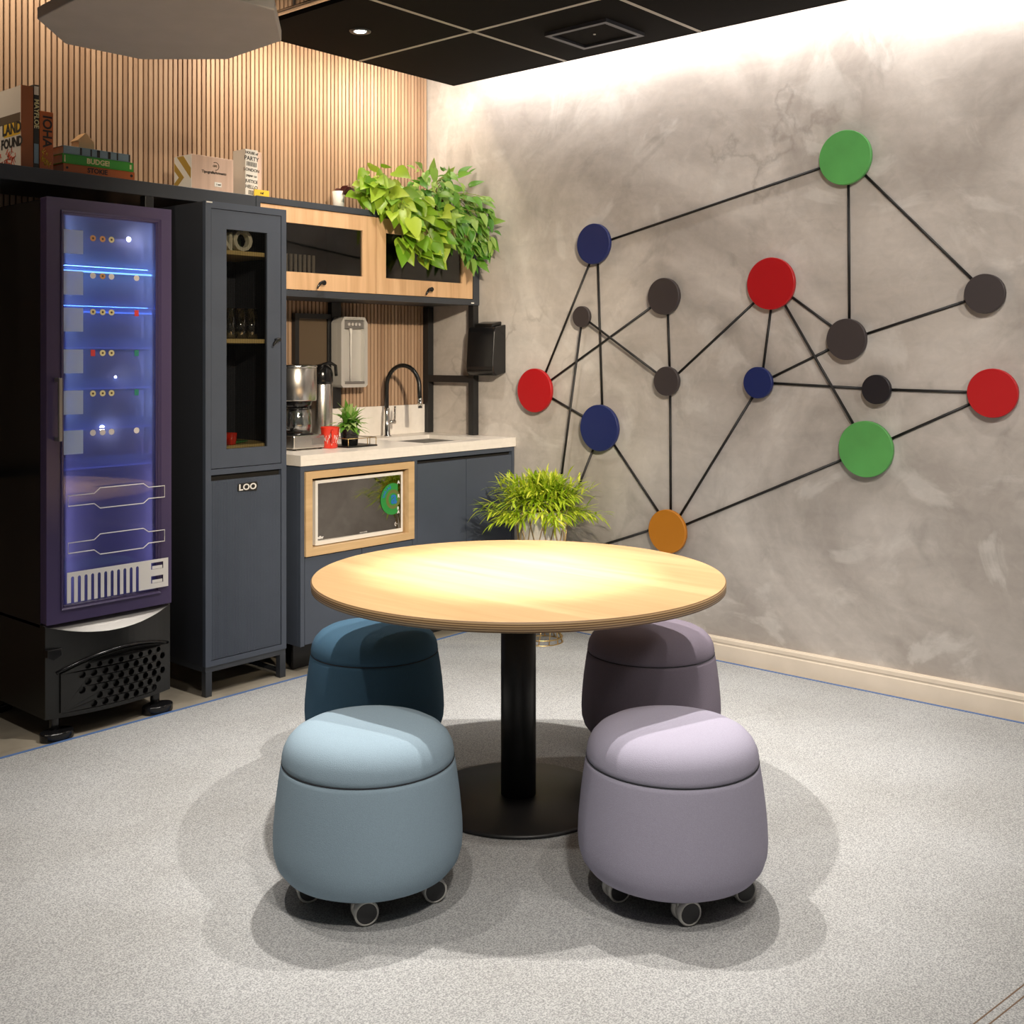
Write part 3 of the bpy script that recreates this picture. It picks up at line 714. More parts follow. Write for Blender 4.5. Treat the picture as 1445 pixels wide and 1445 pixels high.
MB().prism([(FX0-.002, .302), (FX0+.022, .290), (FX0+.052, .304), (FX0+.05, .33), (FX0-.002, .33)], FY-.012, FY+.02, axes='xz').build('corner_clip', M['blackg'], F, bevel=.002)
for (px, py) in ((1.995, 3.932), (2.405, 3.932), (1.995, 4.42), (2.405, 4.42)):
    fm = MB().prism([(px+ (.062 if abs(math.cos(2*PI*i/28)) else .062)*math.cos(2*PI*i/28), py+.045*math.sin(2*PI*i/28)) for i in range(28)], .0, .032)
    fm.cyl((px, py+.02, .03), (px, py+.02, .08), .018)
    fm.build('foot', M['blackg'], F, bevel=.006, seg=3)

# ---------------------------------------------------------------- tall slate cabinet
TX0, TX1, TYF, TYB = 2.628, 3.035, 3.940, 4.30
K = thing('tall_cabinet', (2.83, 4.12, 0), 'tall slim slate-blue cabinet with fluted glass door above a ribbed door beside the cooler', 'cabinet')
kb = MB()
kb.box(TX0, TX0+.018, TYF+.02, TYB, .125, 2.025); kb.box(TX1-.018, TX1, TYF+.02, TYB, .125, 2.025)
kb.box(TX0+.018, TX1-.018, TYF+.02, TYB, 2.007, 2.025); kb.box(TX0+.018, TX1-.018, TYF+.02, TYB, .125, .143); kb.box(TX0+.018, TX1-.018, TYB-.012, TYB, .143, 2.007); kb.box(TX0+.018, TX1-.018, TYF+.02, TYB-.012, .90, .918)
kb.build('body', M['slated'], K, bevel=.001)
plate('face_frame', M['slate'], K, [rect(TX0, TX1, .123, 2.027), rect(TX0+.026, TX1-.026, .928, 1.999), rect(TX0+.026, TX1-.026, .145, .905)], .022, front(0, TYF+.011, 0), .0015)
ud = plate('door', M['slate'], K, [rect(TX0+.0285, TX1-.0285, .931, 1.9965), rect(2.730, 2.936, 1.007, 1.919)], .018, front(0, TYF+.011, 0), .0012)
fl = MB()
n = 34
prof = []
for i in range(n*4+1):
    u = i/(n*4); prof.append((2.730+.206*u, TYF+.010+.0018*abs(math.sin(PI*u*n))))
vs = [(x, y, z) for z in (1.007, 1.919) for x, y in prof]; m_ = len(prof)
fl.add(vs, [(i, i+1, m_+i+1, m_+i) for i in range(m_-1)], 0, True)
fl.build('fluted_pane', M['flute'], ud)
kn = MB().cyl((2.978, TYF+.003, 1.463), (2.978, TYF-.022, 1.463), .006)
kn.tube([(2.985, TYF-.02, 1.463), (2.972, TYF-.026, 1.4645), (2.960, TYF-.027, 1.457), (2.951, TYF-.026, 1.445), (2.948, TYF-.025, 1.436)], [.0075, .0085, .0075, .005, .004])
kn.build('knob', M['blackg'], ud)
ld = MB().box(TX0+.0285, TX1-.0285, TYF+.004, TYF+.018, .1475, .880)
for i in range(46):
    x0 = TX0+.034+.00748*i
    ld.prism([(x0, TYF+.004), (x0+.0016, TYF+.0018), (x0+.0048, TYF+.0018), (x0+.0064, TYF+.004)], .150, .877)
ld.build('ribbed_door', M['slate'], K)
box('door_gap', M['void'], K, TX0+.026, TX1-.026, TYF+.019, TYF+.021, .86, .906, 0)
sgn = plate('sign', M['inkp'], K, [[(-.048+.012*0, -.014), (.046, -.019), (.052, .006), (.047, .020), (-.046, .017), (-.050, .0)]], .003, front(2.832, TYF-.0006, .842))
lettering('lettering', 'LOO', .042, M['tagw'], sgn, front(2.832, TYF-.0028, .842, sx=1.0, sz=.85), .0011)
box('badge', M['plugw'], K, 2.632, 2.66, TYF-.001, TYF, 2.0195, 2.0245, 0)
lg = 0
for lx in (TX0+.002, TX1-.032):
    for ly in (TYF+.002, TYB-.032):
        box('leg', M['frame'], K, lx, lx+.03, ly, ly+.03, 0, .105)
br = MB().box(TX0+.002, TX1-.002, TYF+.004, TYF+.03, .1, .123); br.box(TX0+.002, TX1-.002, TYB-.03, TYB-.004, .1, .123); br.box(TX0+.004, TX0+.03, TYF+.03, TYB-.03, .1, .123); br.box(TX1-.03, TX1-.004, TYF+.03, TYB-.03, .1, .123)
br.box(TX1-.025, TX1-.007, TYF+.032, TYB-.032, .02, .035); 
br.build('leg_frame', M['frame'], K)
for zs in (1.818, 1.447, 1.0):
    sh = MB().box(TX0+.02, TX1-.02, TYF+.03, TYB-.014, zs, zs+.018).build('shelf', M['shelfedge'], K, bevel=.001)
def inside(name, mb, mat, loc, lab, cat, group=None):
    o = mb.build(name, mat); o.location = loc; tag(o, lab, cat, group); return o
inside('letter_ornament', MB().mesh(text_mesh('O', .125, .03, .002), front(0, 0, .0435)), M['letter'], (2.858, 4.02, 1.8365), 'pale letter O ornament on the top shelf behind fluted glass', 'ornament', 'letter ornaments')
inside('letter_ornament', MB().mesh(text_mesh('N', .105, .03, .002), front(0, 0, .0365)), M['letter'], (2.768, 4.02, 1.8365), 'pale letter N ornament left of the O behind fluted glass', 'ornament', 'letter ornaments')
BOT = [(.018, 0), (.022, .004), (.022, .062), (.010, .078), (.009, .092), (.010, .094)]
for i, (bx, by) in enumerate(((2.79, 4.12), (2.835, 4.14), (2.91, 4.13))):
    inside('small_bottle', MB().lathe([(r, z*1.15) for r, z in BOT], n=20), M['bottleg'], (bx, by, 1.8365),
           ['small green bottle furthest left behind the letter ornaments', 'small green bottle between the N and O ornaments', 'small green bottle to the right behind the O ornament'][i], 'bottle', 'bottles on the top shelf')
TUM = [(.024, 0), (.028, .004), (.031, .13), (.029, .13), (.025, .01)]
for i in range(4):
    inside('tall_glass', MB().lathe(TUM, n=24), M['clear'], (2.75+.055*i, 4.03, 1.4655), 'clear tall glass in the row on the middle shelf behind fluted glass', 'glass', 'tall glasses on the middle shelf')
for i, (bx, by) in enumerate(((2.745, 3.995), (2.80, 4.01))):
    inside('red_cup', MB().lathe([(.018, 0), (.02, .003), (.025, .05), (.023, .05), (.018, .008)], n=24), M['redmug'], (bx, by, 1.0185),
           ['small red cup at the left on the bottom shelf behind fluted glass', 'small red cup right of another on the bottom shelf behind fluted glass'][i], 'cup', 'red cups in the tall cabinet')
inside('green_saucer', MB().lathe([(.03, 0), (.062, .008), (.060, .010), (.03, .003)], n=32), M['green'], (2.86, 4.08, 1.0185), 'green saucer beside the red cups behind fluted glass', 'saucer')

# ---------------------------------------------------------------- kitchen base, worktop, sink
KX0, KX1, KY = 3.092, 4.518, 3.915
B = thing('base_cabinet', (3.8, 4.24, 0), 'slate-blue base cabinet under the cream worktop with a pine microwave niche', 'cabinet')
bb = MB()
NX0, NX1, NZ0, NZ1 = 3.150, 3.733, .545, .852       # niche opening
bb.box(KX0, KX0+.018, KY+.02, YB-.04, .12, .908); bb.box(KX1-.018, KX1, KY+.02, YB-.04, .12, .908); bb.box(KX0+.018, KX1-.018, KY+.02, YB-.04, .12, .138); bb.box(KX0+.018, KX1-.018, YB-.06, YB-.04, .138, .908)
bb.box(3.782, 3.80, KY+.02, YB-.06, .138, .908)
bb.box(KX0, KX0+.022, KY, KY+.02, .12, .908); bb.box(KX0+.022, KX1, KY, KY+.02, .886, .908); bb.box(3.772, 3.800, KY, KY+.02, .12, .886); bb.box(KX1-.018, KX1, KY, KY+.02, .12, .886)
bb.box(KX0+.018, 3.782, KY+.02, YB-.06, .50, .515)
bb.build('body', M['slate'], B, bevel=.001)
MB().box(KX0+.03, KX1, KY+.09, KY+.105, .0, .12).build('plinth', M['black'], B)
MB().box(3.80, KX1-.018, KY+.022, KY+.026, .85, .886).build('finger_groove', M['void'], B)
for x0, x1 in ((3.803, 4.146), (4.150, 4.497)): MB().box(x0, x1, KY+.001, KY+.019, .125, .868).build('door', M['slate'], B, bevel=.0015)
for x0, x1 in ((3.117, 3.446), (3.450, 3.769)): MB().box(x0, x1, KY+.001, KY+.019, .125, .506).build('drawer_front', M['slate'], B, bevel=.0015)
nf = plate('niche_frame', M['pineh'], B, [rect(3.113, 3.771, .512, .884), rect(NX0, NX1, NZ0, NZ1)], .03, front(0, KY+.004, 0), .0015)
nl = MB(); nl.box(NX0-.012, NX0, KY+.02, KY+.40, NZ0-.012, NZ1+.012); nl.box(NX1, NX1+.012, KY+.02, KY+.40, NZ0-.012, NZ1+.012); nl.box(NX0, NX1, KY+.02, KY+.40, NZ0-.012, NZ0); nl.box(NX0, NX1, KY+.02, KY+.40, NZ1, NZ1+.012)
nl.build('niche_lining', M['pineh'], nf)
TILT = .0150
MW = thing('microwave_oven', (3.44, 4.1, NZ0), 'microwave oven with mirrored glass and white frame, set in the pine niche', 'microwave')
mx0, mx1, mz0, mz1 = 3.190, 3.722, NZ0+.004, .838
MB().box(mx0+.004, mx1-.004, KY+.045, KY+.36, mz0, mz1-.004).build('casing', M['dsteel'], MW, bevel=.003)
dm = plate('door_frame', M['white'], MW, [rect(mx0, mx1, mz0, mz1), rect(mx0+.014, mx1-.010, mz0+.018, mz1-.014)], .03, front(0, KY+.034, 0), .002)
MB().prism([(mx0+.014, KY+.036), (mx1-.010, KY+.036-TILT), (mx1-.010, KY+.042), (mx0+.014, KY+.042)], mz0+.018, mz1-.014).build('mirror_glass', M['mirror'], dm)
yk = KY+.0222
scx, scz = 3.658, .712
rmark = MB().mesh(flat([[p for p in circ(scx, scz, .075, 48) if p[0] <= 3.7005]], .0012), front(0, yk, 0)).build('round_mark', M['markg'], dm)  # flat green disc with ring and letters laid on the glass
MB().mesh(flat([circ(scx+.004, scz-.002, .046, 32), circ(scx+.004, scz-.002, .030, 32)], .0006), front(0, yk-.0008, 0)).build('mark_ring', M['markt'], rmark)
lettering('mark_letter', 'a', .085, M['markb'], rmark, front(scx+.008, yk-.0014, scz+.004), .0025)
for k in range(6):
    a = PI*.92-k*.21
    lettering('rim_letter', 'VARIAS'[k], .020, M['markb'], rmark, front(scx+.058*math.cos(a), yk-.0009, scz+.058*math.sin(a), a-PI/2), .0006)
wl = MB()
for ch, u, v, sz in (('A', 3.6985, .788, .02), ('R', 3.6985, .722, .02), ('S', 3.695, .664, .018), ('A', 3.697, .646, .018)):
    wl.mesh(text_mesh(ch, sz, .0006, .0012), front(u-.002, yk-.0012, v))
wl.mesh(text_mesh('miller', .016, .0006, .001), front(3.230, KY+.0345, mz0+.030)); wl.mesh(text_mesh('micro-ondas', .009, .0006), front(3.48, KY+.027, mz0+.026))
wl.mesh(flat([circ(3.682, .590, .010, 20), circ(3.682, .590, .0065, 20)], .0006), front(0, yk, 0)); wl.box(3.680, 3.690, yk-.0005, yk+.0003, .589, .592)
wl.build('printed_letters', M['tagw'], dm)

W = thing('worktop', (3.8, 4.24, .91), 'cream stone worktop with upstand running from tall cabinet to the concrete wall', 'worktop')
SX0, SX1, SY0, SY1 = 3.93, 4.365, 4.00, 4.405
MB().mesh(flat([rect(3.086, 4.519, 3.905, YB-.014), rect(SX0, SX1, SY0, SY1)], .022), Matrix.Translation((0, 0, .947))).build('slab', M['stone'], W, bevel=.0015)
MB().box(3.086, 4.519, 3.905, 3.925, .911, .9358).box(3.086, 3.106, 3.925, YB-.034, .911, .9358).build('apron', M['stone'], W)
MB().box(3.086, 4.472, YB-.034, YB-.014, .9585, 1.118).build('upstand', M['stone'], W, bevel=.0015)
sk = thing('sink', (4.15, 4.2, .80), 'sunken rectangular steel sink basin in the cream worktop below the tap', 'sink')
sb = MB(); t_ = .004
sb.box(SX0-.012, SX1+.012, SY0-.012, SY1+.012, .776, .780)
sb.box(SX0-.004, SX0, SY0, SY1, .78, .9355); sb.box(SX1, SX1+.004, SY0, SY1, .78, .9355); sb.box(SX0-.004, SX1+.004, SY0-.004, SY0, .78, .9355); sb.box(SX0-.004, SX1+.004, SY1, SY1+.004, .78, .9355)
sb.build('basin', M['dsteel'], sk)
MB().lathe([(.03, 0), (.035, .003), (.03, .004)], (4.15, 4.2, .78), 24).build('drain', M['chrome'], sk)
# tap
tp = thing('kitchen_tap', (4.113, 4.472, .958), 'black gooseneck tap with chrome base behind the sink', 'tap')
bx_, by_ = 4.113, 4.472
MB().lathe([(.026, 0), (.026, .006), (.019, .01), (.0175, .10), (.015, .15), (.0115, .156)], (bx_, by_, .958), 28).build('tap_body', M['chrome'], tp)
arc = [(bx_, by_, 1.10), (bx_, by_, 1.205)]
R_ = .126
for i in range(1, 20):
    a = PI-PI*i/20
    arc.append((bx_, by_-R_-R_*math.cos(a), 1.225+R_*math.sin(a)*.92))
arc += [(bx_, by_-2*R_, 1.21), (bx_, by_-2*R_-.003, 1.165)]
MB().tube(arc, .0115, 14).build('spout_hose', M['soft'], tp)
MB().cyl((bx_, by_-2*R_-.002, 1.172), (bx_, by_-2*R_-.005, 1.118), .0125).build('spray_head', M['chrome'], tp)
MB().tube([(bx_+.012, by_-.004, 1.035), (bx_+.05, by_-.012, 1.035)], .011).tube([(bx_+.045, by_-.012, 1.035), (bx_+.047, by_-.014, 1.12)], [.0065, .005]).build('lever', M['chrome'], tp)

# ---------------------------------------------------------------- things on the kitchen wall
wd = thing('water_dispenser', (3.866, 4.46, 1.23), 'silver wall-mounted water dispenser on the slats left of the tap', 'water dispenser')
wx0, wx1, wy0, wy1, wz0, wz1 = 3.778, 3.958, 4.452, YB-.046, 1.228, 1.594
wp = [(wx0, wz0+.014), (wx0+.014, wz0), (wx1-.012, wz0), (wx1, wz0+.012), (wx1, wz1-.03), (wx1-.02, wz1), (wx0+.02, wz1), (wx0, wz1-.03)]
MB().prism(wp, wy0+.03, wy1, axes='xz').build('housing', M['silver'], wd, bevel=.006, seg=3)
plate('front_shell', M['silver'], wd, [wp, rect(wx0+.022, wx1-.022, wz0+.03, wz1-.016)], .034, front(0, wy0+.016, 0), .004)
MB().box(wx0+.085, wx1-.01, wy1, YB-.012, wz0+.05, wz1-.05).build('wall_bracket', M['dsteel'], wd)
MB().box(wx0+.022, wx1-.022, wy0+.004, wy0+.026, 1.535, wz1-.018).build('control_panel', M['dsteel'], wd, bevel=.002)
bt = MB()
for k, ux in enumerate((-.035, -.012, .012, .035)): bt.cyl((3.868+ux, wy0+.005, 1.556), (3.868+ux, wy0, 1.556), .008)
bt.build('button', M['chrome'], wd)
MB().box(wx0+.03, wx1-.03, wy0-.001, wy0+.01, 1.578, 1.59).build('display_strip', M['blackg'], wd)
MB().tube([(3.853, wy0+.012, 1.535), (3.853, wy0+.010, 1.50), (3.853, wy0+.012, 1.262)], [.009, .004, .003]).build('spout', M['white'], wd)
MB().box(wx0+.024, wx1-.024, wy0-.006, wy0+.03, wz0+.018, wz0+.03).build('drip_tray', M['dsteel'], wd, bevel=.002)
wbd = thing('wall_board', (3.66, 4.55, 1.1), 'brown board in a black frame on the slats behind the coffee maker', 'board')
MB().box(3.575, 3.765, YB-.03, YB-.014, 1.13, 1.585).build('board', M['boardb'], wbd)
plate('board_frame', M['black'], wbd, [rect(3.552, 3.784, 1.122, 1.608), rect(3.577, 3.764, 1.147, 1.583)], .026, front(0, YB-.028, 0), .001)

td = thing('towel_dispenser', (4.47, 4.07, 1.28), 'black paper towel dispenser on the concrete wall beside the sink', 'dispenser')
ty0, ty1 = 3.975, 4.169
prof = [(XR, 1.300), (4.44, 1.285), (4.418, 1.30), (4.412, 1.335), (4.426, 1.52), (4.436, 1.545), (XR, 1.560)]
vs = []
n = len(prof)
MB().prism([(u, v) for u, v in prof], ty0, ty1, axes='xz').build('cover', M['blackg'], td, bevel=.006, seg=3)
MB().prism([(XR, 1.558), (4.44, 1.543), (4.45, 1.565), (XR, 1.578)], ty0+.03, ty1-.03, axes='xz').build('lid', M['soft'], td, bevel=.006)
MB().box(4.409, 4.415, ty0+.008, ty1-.008, 1.312, 1.3145).build('seam_line', M['soft'], td)

# ---------------------------------------------------------------- counter objects
Z = .9582
cm = thing('coffee_maker', (3.30, 4.22, Z), 'stainless steel coffee maker on the worktop beside the tall cabinet', 'coffee maker')
cx, cy = 3.300, 4.215
MB().prism([(cx-.085, cy-.10), (cx+.095, cy-.10), (cx+.10, cy-.09), (cx+.10, cy+.10), (cx-.09, cy+.10), (cx-.09, cy-.09)], Z+.006, Z+.068).build('base', M['steel'], cm, bevel=.006, seg=3)
MB().box(cx+.02, cx+.085, cy-.1025, cy-.0995, Z+.022, Z+.052).build('display', M['dsteel'], cm)
MB().lathe([(.075, 0), (.078, .004), (.07, .008)], (cx, cy-.01, Z+.068), 32).build('hot_plate', M['blackg'], cm)
MB().prism([(cx-.085, cy+.05), (cx+.085, cy+.05), (cx+.085, cy+.10), (cx-.085, cy+.10)], Z+.066, Z+.27).build('column', M['steel'], cm, bevel=.008, seg=3)
MB().lathe([(.094, 0), (.098, .006), (.098, .150), (.094, .156)], (cx, cy, Z+.225), 48).build('tank', M['steel'], cm)
MB().lathe([(.099, 0), (.101, .004), (.099, .010), (.06, .016), (.002, .017)], (cx, cy, Z+.379), 48).build('tank_lid', M['chrome'], cm)
MB().lathe([(.05, 0), (.066, .012), (.07, .03), (.07, .034)], (cx, cy-.01, Z+.192), 36).build('filter_basket', M['blackg'], cm)
cf = MB().lathe([(.058, .0), (.066, .006), (.070, .04), (.066, .085), (.056, .110), (.058, .116), (.054, .116), (.063, .082), (.066, .04), (.06, .008)], (cx, cy-.01, Z+.0765), 36).build('carafe', M['clear'], cm)
MB().tube([(cx-.06, cy-.05, Z+.18), (cx-.09, cy-.075, Z+.17), (cx-.095, cy-.08, Z+.11), (cx-.065, cy-.055, Z+.095)], .008).build('carafe_handle', M['blackg'], cf)
MB().lathe([(.057, 0), (.057, .012), (.03, .016)], (cx, cy-.01, Z+.178), 32).build('carafe_lid', M['blackg'], cf)
for ux, uy in ((-.07, -.08), (.08, -.08), (-.07, .08), (.08, .08)): MB().cyl((cx+ux, cy+uy, Z), (cx+ux, cy+uy, Z+.008), .009).build('foot', M['soft'], cm)

ap = thing('airpot_flask', (3.60, 4.39, Z), 'tall steel vacuum flask with black pump lid behind the coffee maker', 'flask')
MB().lathe([(.052, 0), (.054, .004), (.054, .29), (.050, .30)], (3.60, 4.39, Z), 40).build('flask_body', M['steel'], ap)
al = MB().lathe([(.054, 0), (.057, .01), (.056, .05), (.048, .075), (.03, .092), (.002, .098)], (3.60, 4.39, Z+.298), 40)
al.build('pump_lid', M['blackg'], ap)
MB().tube([(3.555, 4.36, Z+.345), (3.575, 4.35, Z+.392), (3.615, 4.345, Z+.402), (3.655, 4.35, Z+.385), (3.668, 4.36, Z+.335)], .008).build('handle', M['blackg'], ap)

mg = thing('red_mug', (3.432, 4.125, Z), 'red mug with white scribbles on the worktop between coffee maker and small plant', 'mug')
MB().lathe([(.033, 0), (.036, .003), (.045, .098), (.0455, .1), (.043, .1), (.034, .008), (.002, .007)], (3.432, 4.125, Z), 40, capt=False).build('mug_body', M['redmug'], mg)
hm = MB().tube([(3.412, 4.088, Z+.085), (3.398, 4.066, Z+.08), (3.396, 4.062, Z+.045), (3.413, 4.092, Z+.028)], .006).build('handle', M['redmug'], mg)
scr = MB()
def on_mug(a, z): r = .036+.009*z/.098+.0007; return (3.432+r*math.cos(a), 4.125+r*math.sin(a), Z+z)
for s_ in range(7):
    a0 = -PI*.93+s_*.27; z0 = random.uniform(.02, .07)
    scr.tube([on_mug(a0+.05*k, z0+.012*math.sin(k*1.7+s_)+.003*k) for k in range(6)], .0009, 5)
scr.build('scribble', M['white'], mg)

ty = thing('wire_rail_tray', (3.60, 4.13, Z), 'small black tray with gold wire rail under the little potted plant', 'tray')
MB().box(3.480, 3.665, 4.05, 4.21, Z, Z+.007).build('tray_base', M['black'], ty, bevel=.002)
wr = MB()
lp = [(3.485, 4.055), (3.66, 4.055), (3.66, 4.205), (3.485, 4.205)]
wr.tube([(u, v, Z+.042) for u, v in lp], .002, 8, closed=True)
for u, v in lp+[(3.605, 4.055), (3.66, 4.10)]: wr.cyl((u, v, Z+.005), (u, v, Z+.042), .0018, n=8)
wr.build('wire_rail', M['gold'], ty)

def blade(mb, p, d, L, w, droop, seg=4, side=None):
    d = Vector(d).normalized(); s_ = side or d.cross(Vector((0, 0, 1)))
    if s_.length < 1e-3: s_ = Vector((1, 0, 0))
    s_ = s_.normalized(); vs = []; p = Vector(p); st_ = L/seg
    for i in range(seg+1):
        u = i/seg; ww = w*(math.sin(PI*min(1, .12+u*.88))**.8)*.5 if i < seg else 0.0003
        vs += [p-s_*ww, p+s_*ww]
        d = (d+Vector((0, 0, -droop/seg))).normalized(); p = p+d*st_
    mb.add(vs, [(2*i, 2*i+1, 2*i+3, 2*i+2) for i in range(seg)], 0, True)

hp = thing('potted_herb', (3.545, 4.115, Z+.007), 'small leafy green plant in a black pot on the worktop tray', 'potted plant')
MB().lathe([(.036, 0), (.038, .002), (.046, .075), (.047, .078), (.043, .078), (.036, .01)], (3.545, 4.115, Z+.007), 32).build('pot', M['blackg'], hp)
MB().lathe([(.0425, 0), (.03, .004), (.002, .006)], (3.545, 4.115, Z+.074), 24).build('soil', M['soil'], hp)
hb = MB(); rnd = random.Random(3)
for i in range(150):
    a = rnd.uniform(0, 2*PI); e = rnd.uniform(.25, 1.5)
    blade(hb, (3.545+rnd.uniform(-.018, .018), 4.115+rnd.uniform(-.018, .018), Z+.078+rnd.uniform(0, .045)), (math.cos(a)*math.cos(e), math.sin(a)*math.cos(e), math.sin(e)), rnd.uniform(.06, .125), .023, 1.0)
hb.build('foliage', M['herb'], hp)
hs = MB()
for i in range(6): hs.cyl((3.545+rnd.uniform(-.012, .012), 4.115+rnd.uniform(-.012, .012), Z+.075), (3.545+rnd.uniform(-.02, .02), 4.115+rnd.uniform(-.02, .02), Z+.13), .0025, n=6)
hs.build('stem', M['stem'], hp)

# ---------------------------------------------------------------- trailing plants on the wall cabinet
def pleaf(mb, p, d, nrm, L, w):
    """heart-shaped leaf, base p, midrib d, folded along the midrib and bent at the tip"""
    d = Vector(d).normalized(); nrm = Vector(nrm); nrm = (nrm-d*nrm.dot(d))
    if nrm.length < 1e-3: nrm = d.orthogonal()
    nrm.normalize(); s_ = d.cross(nrm)
    prof = [(-.06, .22), (.05, .40), (.22, .50), (.42, .46), (.62, .34), (.82, .16), (1., .0)]
    mid = []; lf = []; rt = []
    for u, h_ in prof:
        bend = -nrm*(.22*L*u*u)
        m0 = Vector(p)+d*(max(u, 0)*L)+bend
        e0 = Vector(p)+d*(u*L)+bend
        mid.append(m0); lf.append(e0+s_*h_*w+nrm*h_*w*.28); rt.append(e0-s_*h_*w+nrm*h_*w*.28)
    k = len(prof); vs = mid+lf+rt; fs = []
    for i in range(k-1): fs += [(i, i+1, k+i+1, k+i), (i, 2*k+i, 2*k+i+1, i+1)]
    mb.add(vs, fs, 0, True)

def pothos(name, base, lab, mat, boxes, nleaf, L0, seed, potr, xmax=4.50, wfac=.8):
    r = thing(name, base, lab, 'potted plant', 'plants on the wall cabinet')
    bx, by, bz = base; rn = random.Random(seed)
    MB().lathe([(potr*.8, 0), (potr*.82, .003), (potr, .12), (potr*1.04, .125), (potr*.94, .125), (potr*.8, .01)], base, 32).build('pot', M['terracotta'], r)
    MB().lathe([(potr*.93, 0), (.002, .008)], (bx, by, bz+.108), 24).build('soil', M['soil'], r)
    lv = MB(); stm = MB()
    for i in range(nleaf):
        (x0, x1, y0, y1, z0, z1) = rn.choice(boxes)
        p = Vector((rn.uniform(x0, x1), rn.uniform(y0, y1), rn.uniform(z0, z1)))
        rad = Vector((p.x-bx, p.y-by, 0))
        if rad.length < .01: rad = Vector((rn.uniform(-1, 1), -1, 0))
        rad.normalize()
        out = (rad*.7+Vector((-.35, -.55, 0))*.8+Vector((rn.uniform(-.7, .7), rn.uniform(-.4, .4), 0)))
        d = (out.normalized()*rn.uniform(.2, .9)+Vector((0, 0, rn.uniform(-1.0, .15)))).normalized()
        if p.z > bz+.2: d = (d+Vector((0, 0, rn.uniform(.1, .7)))).normalized()
        L = L0*rn.uniform(.7, 1.2)
        if p.x+max(0, d.x)*L > xmax: p.x = xmax-max(0, d.x)*L-.01
        if p.z < bz+.03 and p.y > YF-.06: p.y = YF-.06-rn.uniform(0, .03)
        if p.z < bz+.03: d.y = min(d.y, -.05)
        nrm = (Vector((-.45, -.75, .55))+Vector((rn.uniform(-.6, .6), rn.uniform(-.5, .5), rn.uniform(-.4, .5))))
        if p.z+d.z*L < bz+.02 and p.y+d.y*L > YF-.03: p.y -= .05
        pleaf(lv, p, d, nrm, L, L*wfac)
        src = Vector((bx+rn.uniform(-.5, .5)*potr, by+rn.uniform(-.5, .5)*potr, bz+.115))
        if i % 3 == 0:
            m1 = src*.45+p*.55+Vector((0, 0, .07+.25*max(0, src.z-p.z)))
            if p.z < bz+.05: m1 = Vector((p.x*.7+src.x*.3, YF-.035, bz+.07))
            pts = [src.lerp(m1, u)*(1-u)+m1.lerp(p, u)*u for u in (0, .2, .4, .6, .8, 1)]
            stm.tube(pts, .0022, 5)
    lv.build('foliage', mat, r); stm.build('stem', M['stem'], r)
    return r
pothos('trailing_pothos', (3.98, 4.33, 2.1115), 'lime green trailing pothos spilling over the middle of the wall cabinet', M['lime'],
       [(3.76, 4.14, 4.15, 4.36, 2.19, 2.34), (3.78, 4.16, 4.09, 4.22, 2.10, 2.26), (3.84, 4.14, 4.02, 4.12, 1.97, 2.15), (3.86, 4.10, 4.03, 4.11, 1.90, 2.02), (3.72, 3.86, 4.15, 4.3, 2.17, 2.28)], 150, .110, 5, .085, wfac=.70)
pothos('trailing_ivy', (4.32, 4.33, 2.1115), 'mid green variegated trailing plant at the right end of the wall cabinet', M['greenl'],
       [(4.12, 4.44, 4.15, 4.40, 2.19, 2.36), (4.14, 4.44, 4.08, 4.24, 2.10, 2.28), (4.18, 4.42, 4.02, 4.10, 1.98, 2.14), (4.24, 4.42, 4.03, 4.09, 1.88, 2.0), (4.36, 4.46, 3.98, 4.10, 1.95, 2.24), (4.12, 4.46, 4.12, 4.36, 2.26, 2.39)], 240, .082, 11, .085, wfac=.46)
bl = thing('maroon_sprig', (3.72, 4.36, 2.1115), 'dark maroon leafy sprig in a white cup left of the lime pothos', 'potted plant')
MB().lathe([(.026, 0), (.032, .11), (.030, .11), (.024, .005)], (3.70, 4.38, 2.1115), 24).build('cup', M['plugw'], bl)
ml = MB(); rn = random.Random(2)
for i in range(9):
    a = rn.uniform(0, 2*PI); pleaf(ml, (3.715+.01*math.cos(a), 4.37+.01*math.sin(a), 2.215), (math.cos(a)+.5, math.sin(a)-.3, .6), (-.4, -.7, .5), .06, .045)
ml.build('foliage', M['maroon'], bl)

# ---------------------------------------------------------------- floor plant
px, py = 4.215, 3.475
fp = thing('floor_fern', (px, py, 0), 'bushy bright green fern in pale gold-lattice pot on the floor behind the table', 'potted plant')
def pr(z): return .078+.048*(z-.10)/.545
MB().lathe([(.074, .10), (.078, .103), (.126, .645), (.127, .650), (.119, .650), (.075, .12)], (px, py, 0), 48).build('pot', M['ceramic'], fp)
lt = MB()
for k in range(13):
    for sg in (-1, 1):
        lt.tube([(px+(pr(z)+.003)*math.cos(2*PI*k/13+sg*1.1*(z-.1)/.545), py+(pr(z)+.003)*math.sin(2*PI*k/13+sg*1.1*(z-.1)/.545), z) for z in [.10+.545*i/14 for i in range(15)]], .0024, 6)
lt.tube([(px+.129*math.cos(2*PI*i/48), py+.129*math.sin(2*PI*i/48), .648) for i in range(48)], .003, 6, closed=True)
lt.build('gold_lattice', M['gold'], fp)
sd = MB()
sd.tube([(px+.10*math.cos(2*PI*i/48), py+.10*math.sin(2*PI*i/48), .005) for i in range(48)], .0045, 8, closed=True)
sd.tube([(px+.10*math.cos(2*PI*i/48), py+.10*math.sin(2*PI*i/48), .030) for i in range(48)], .0035, 8, closed=True)
for k in range(12): sd.cyl((px+.10*math.cos(k*PI/6), py+.10*math.sin(k*PI/6), .005), (px+.078*math.cos(k*PI/6+.2), py+.078*math.sin(k*PI/6+.2), .105), .003, n=6)
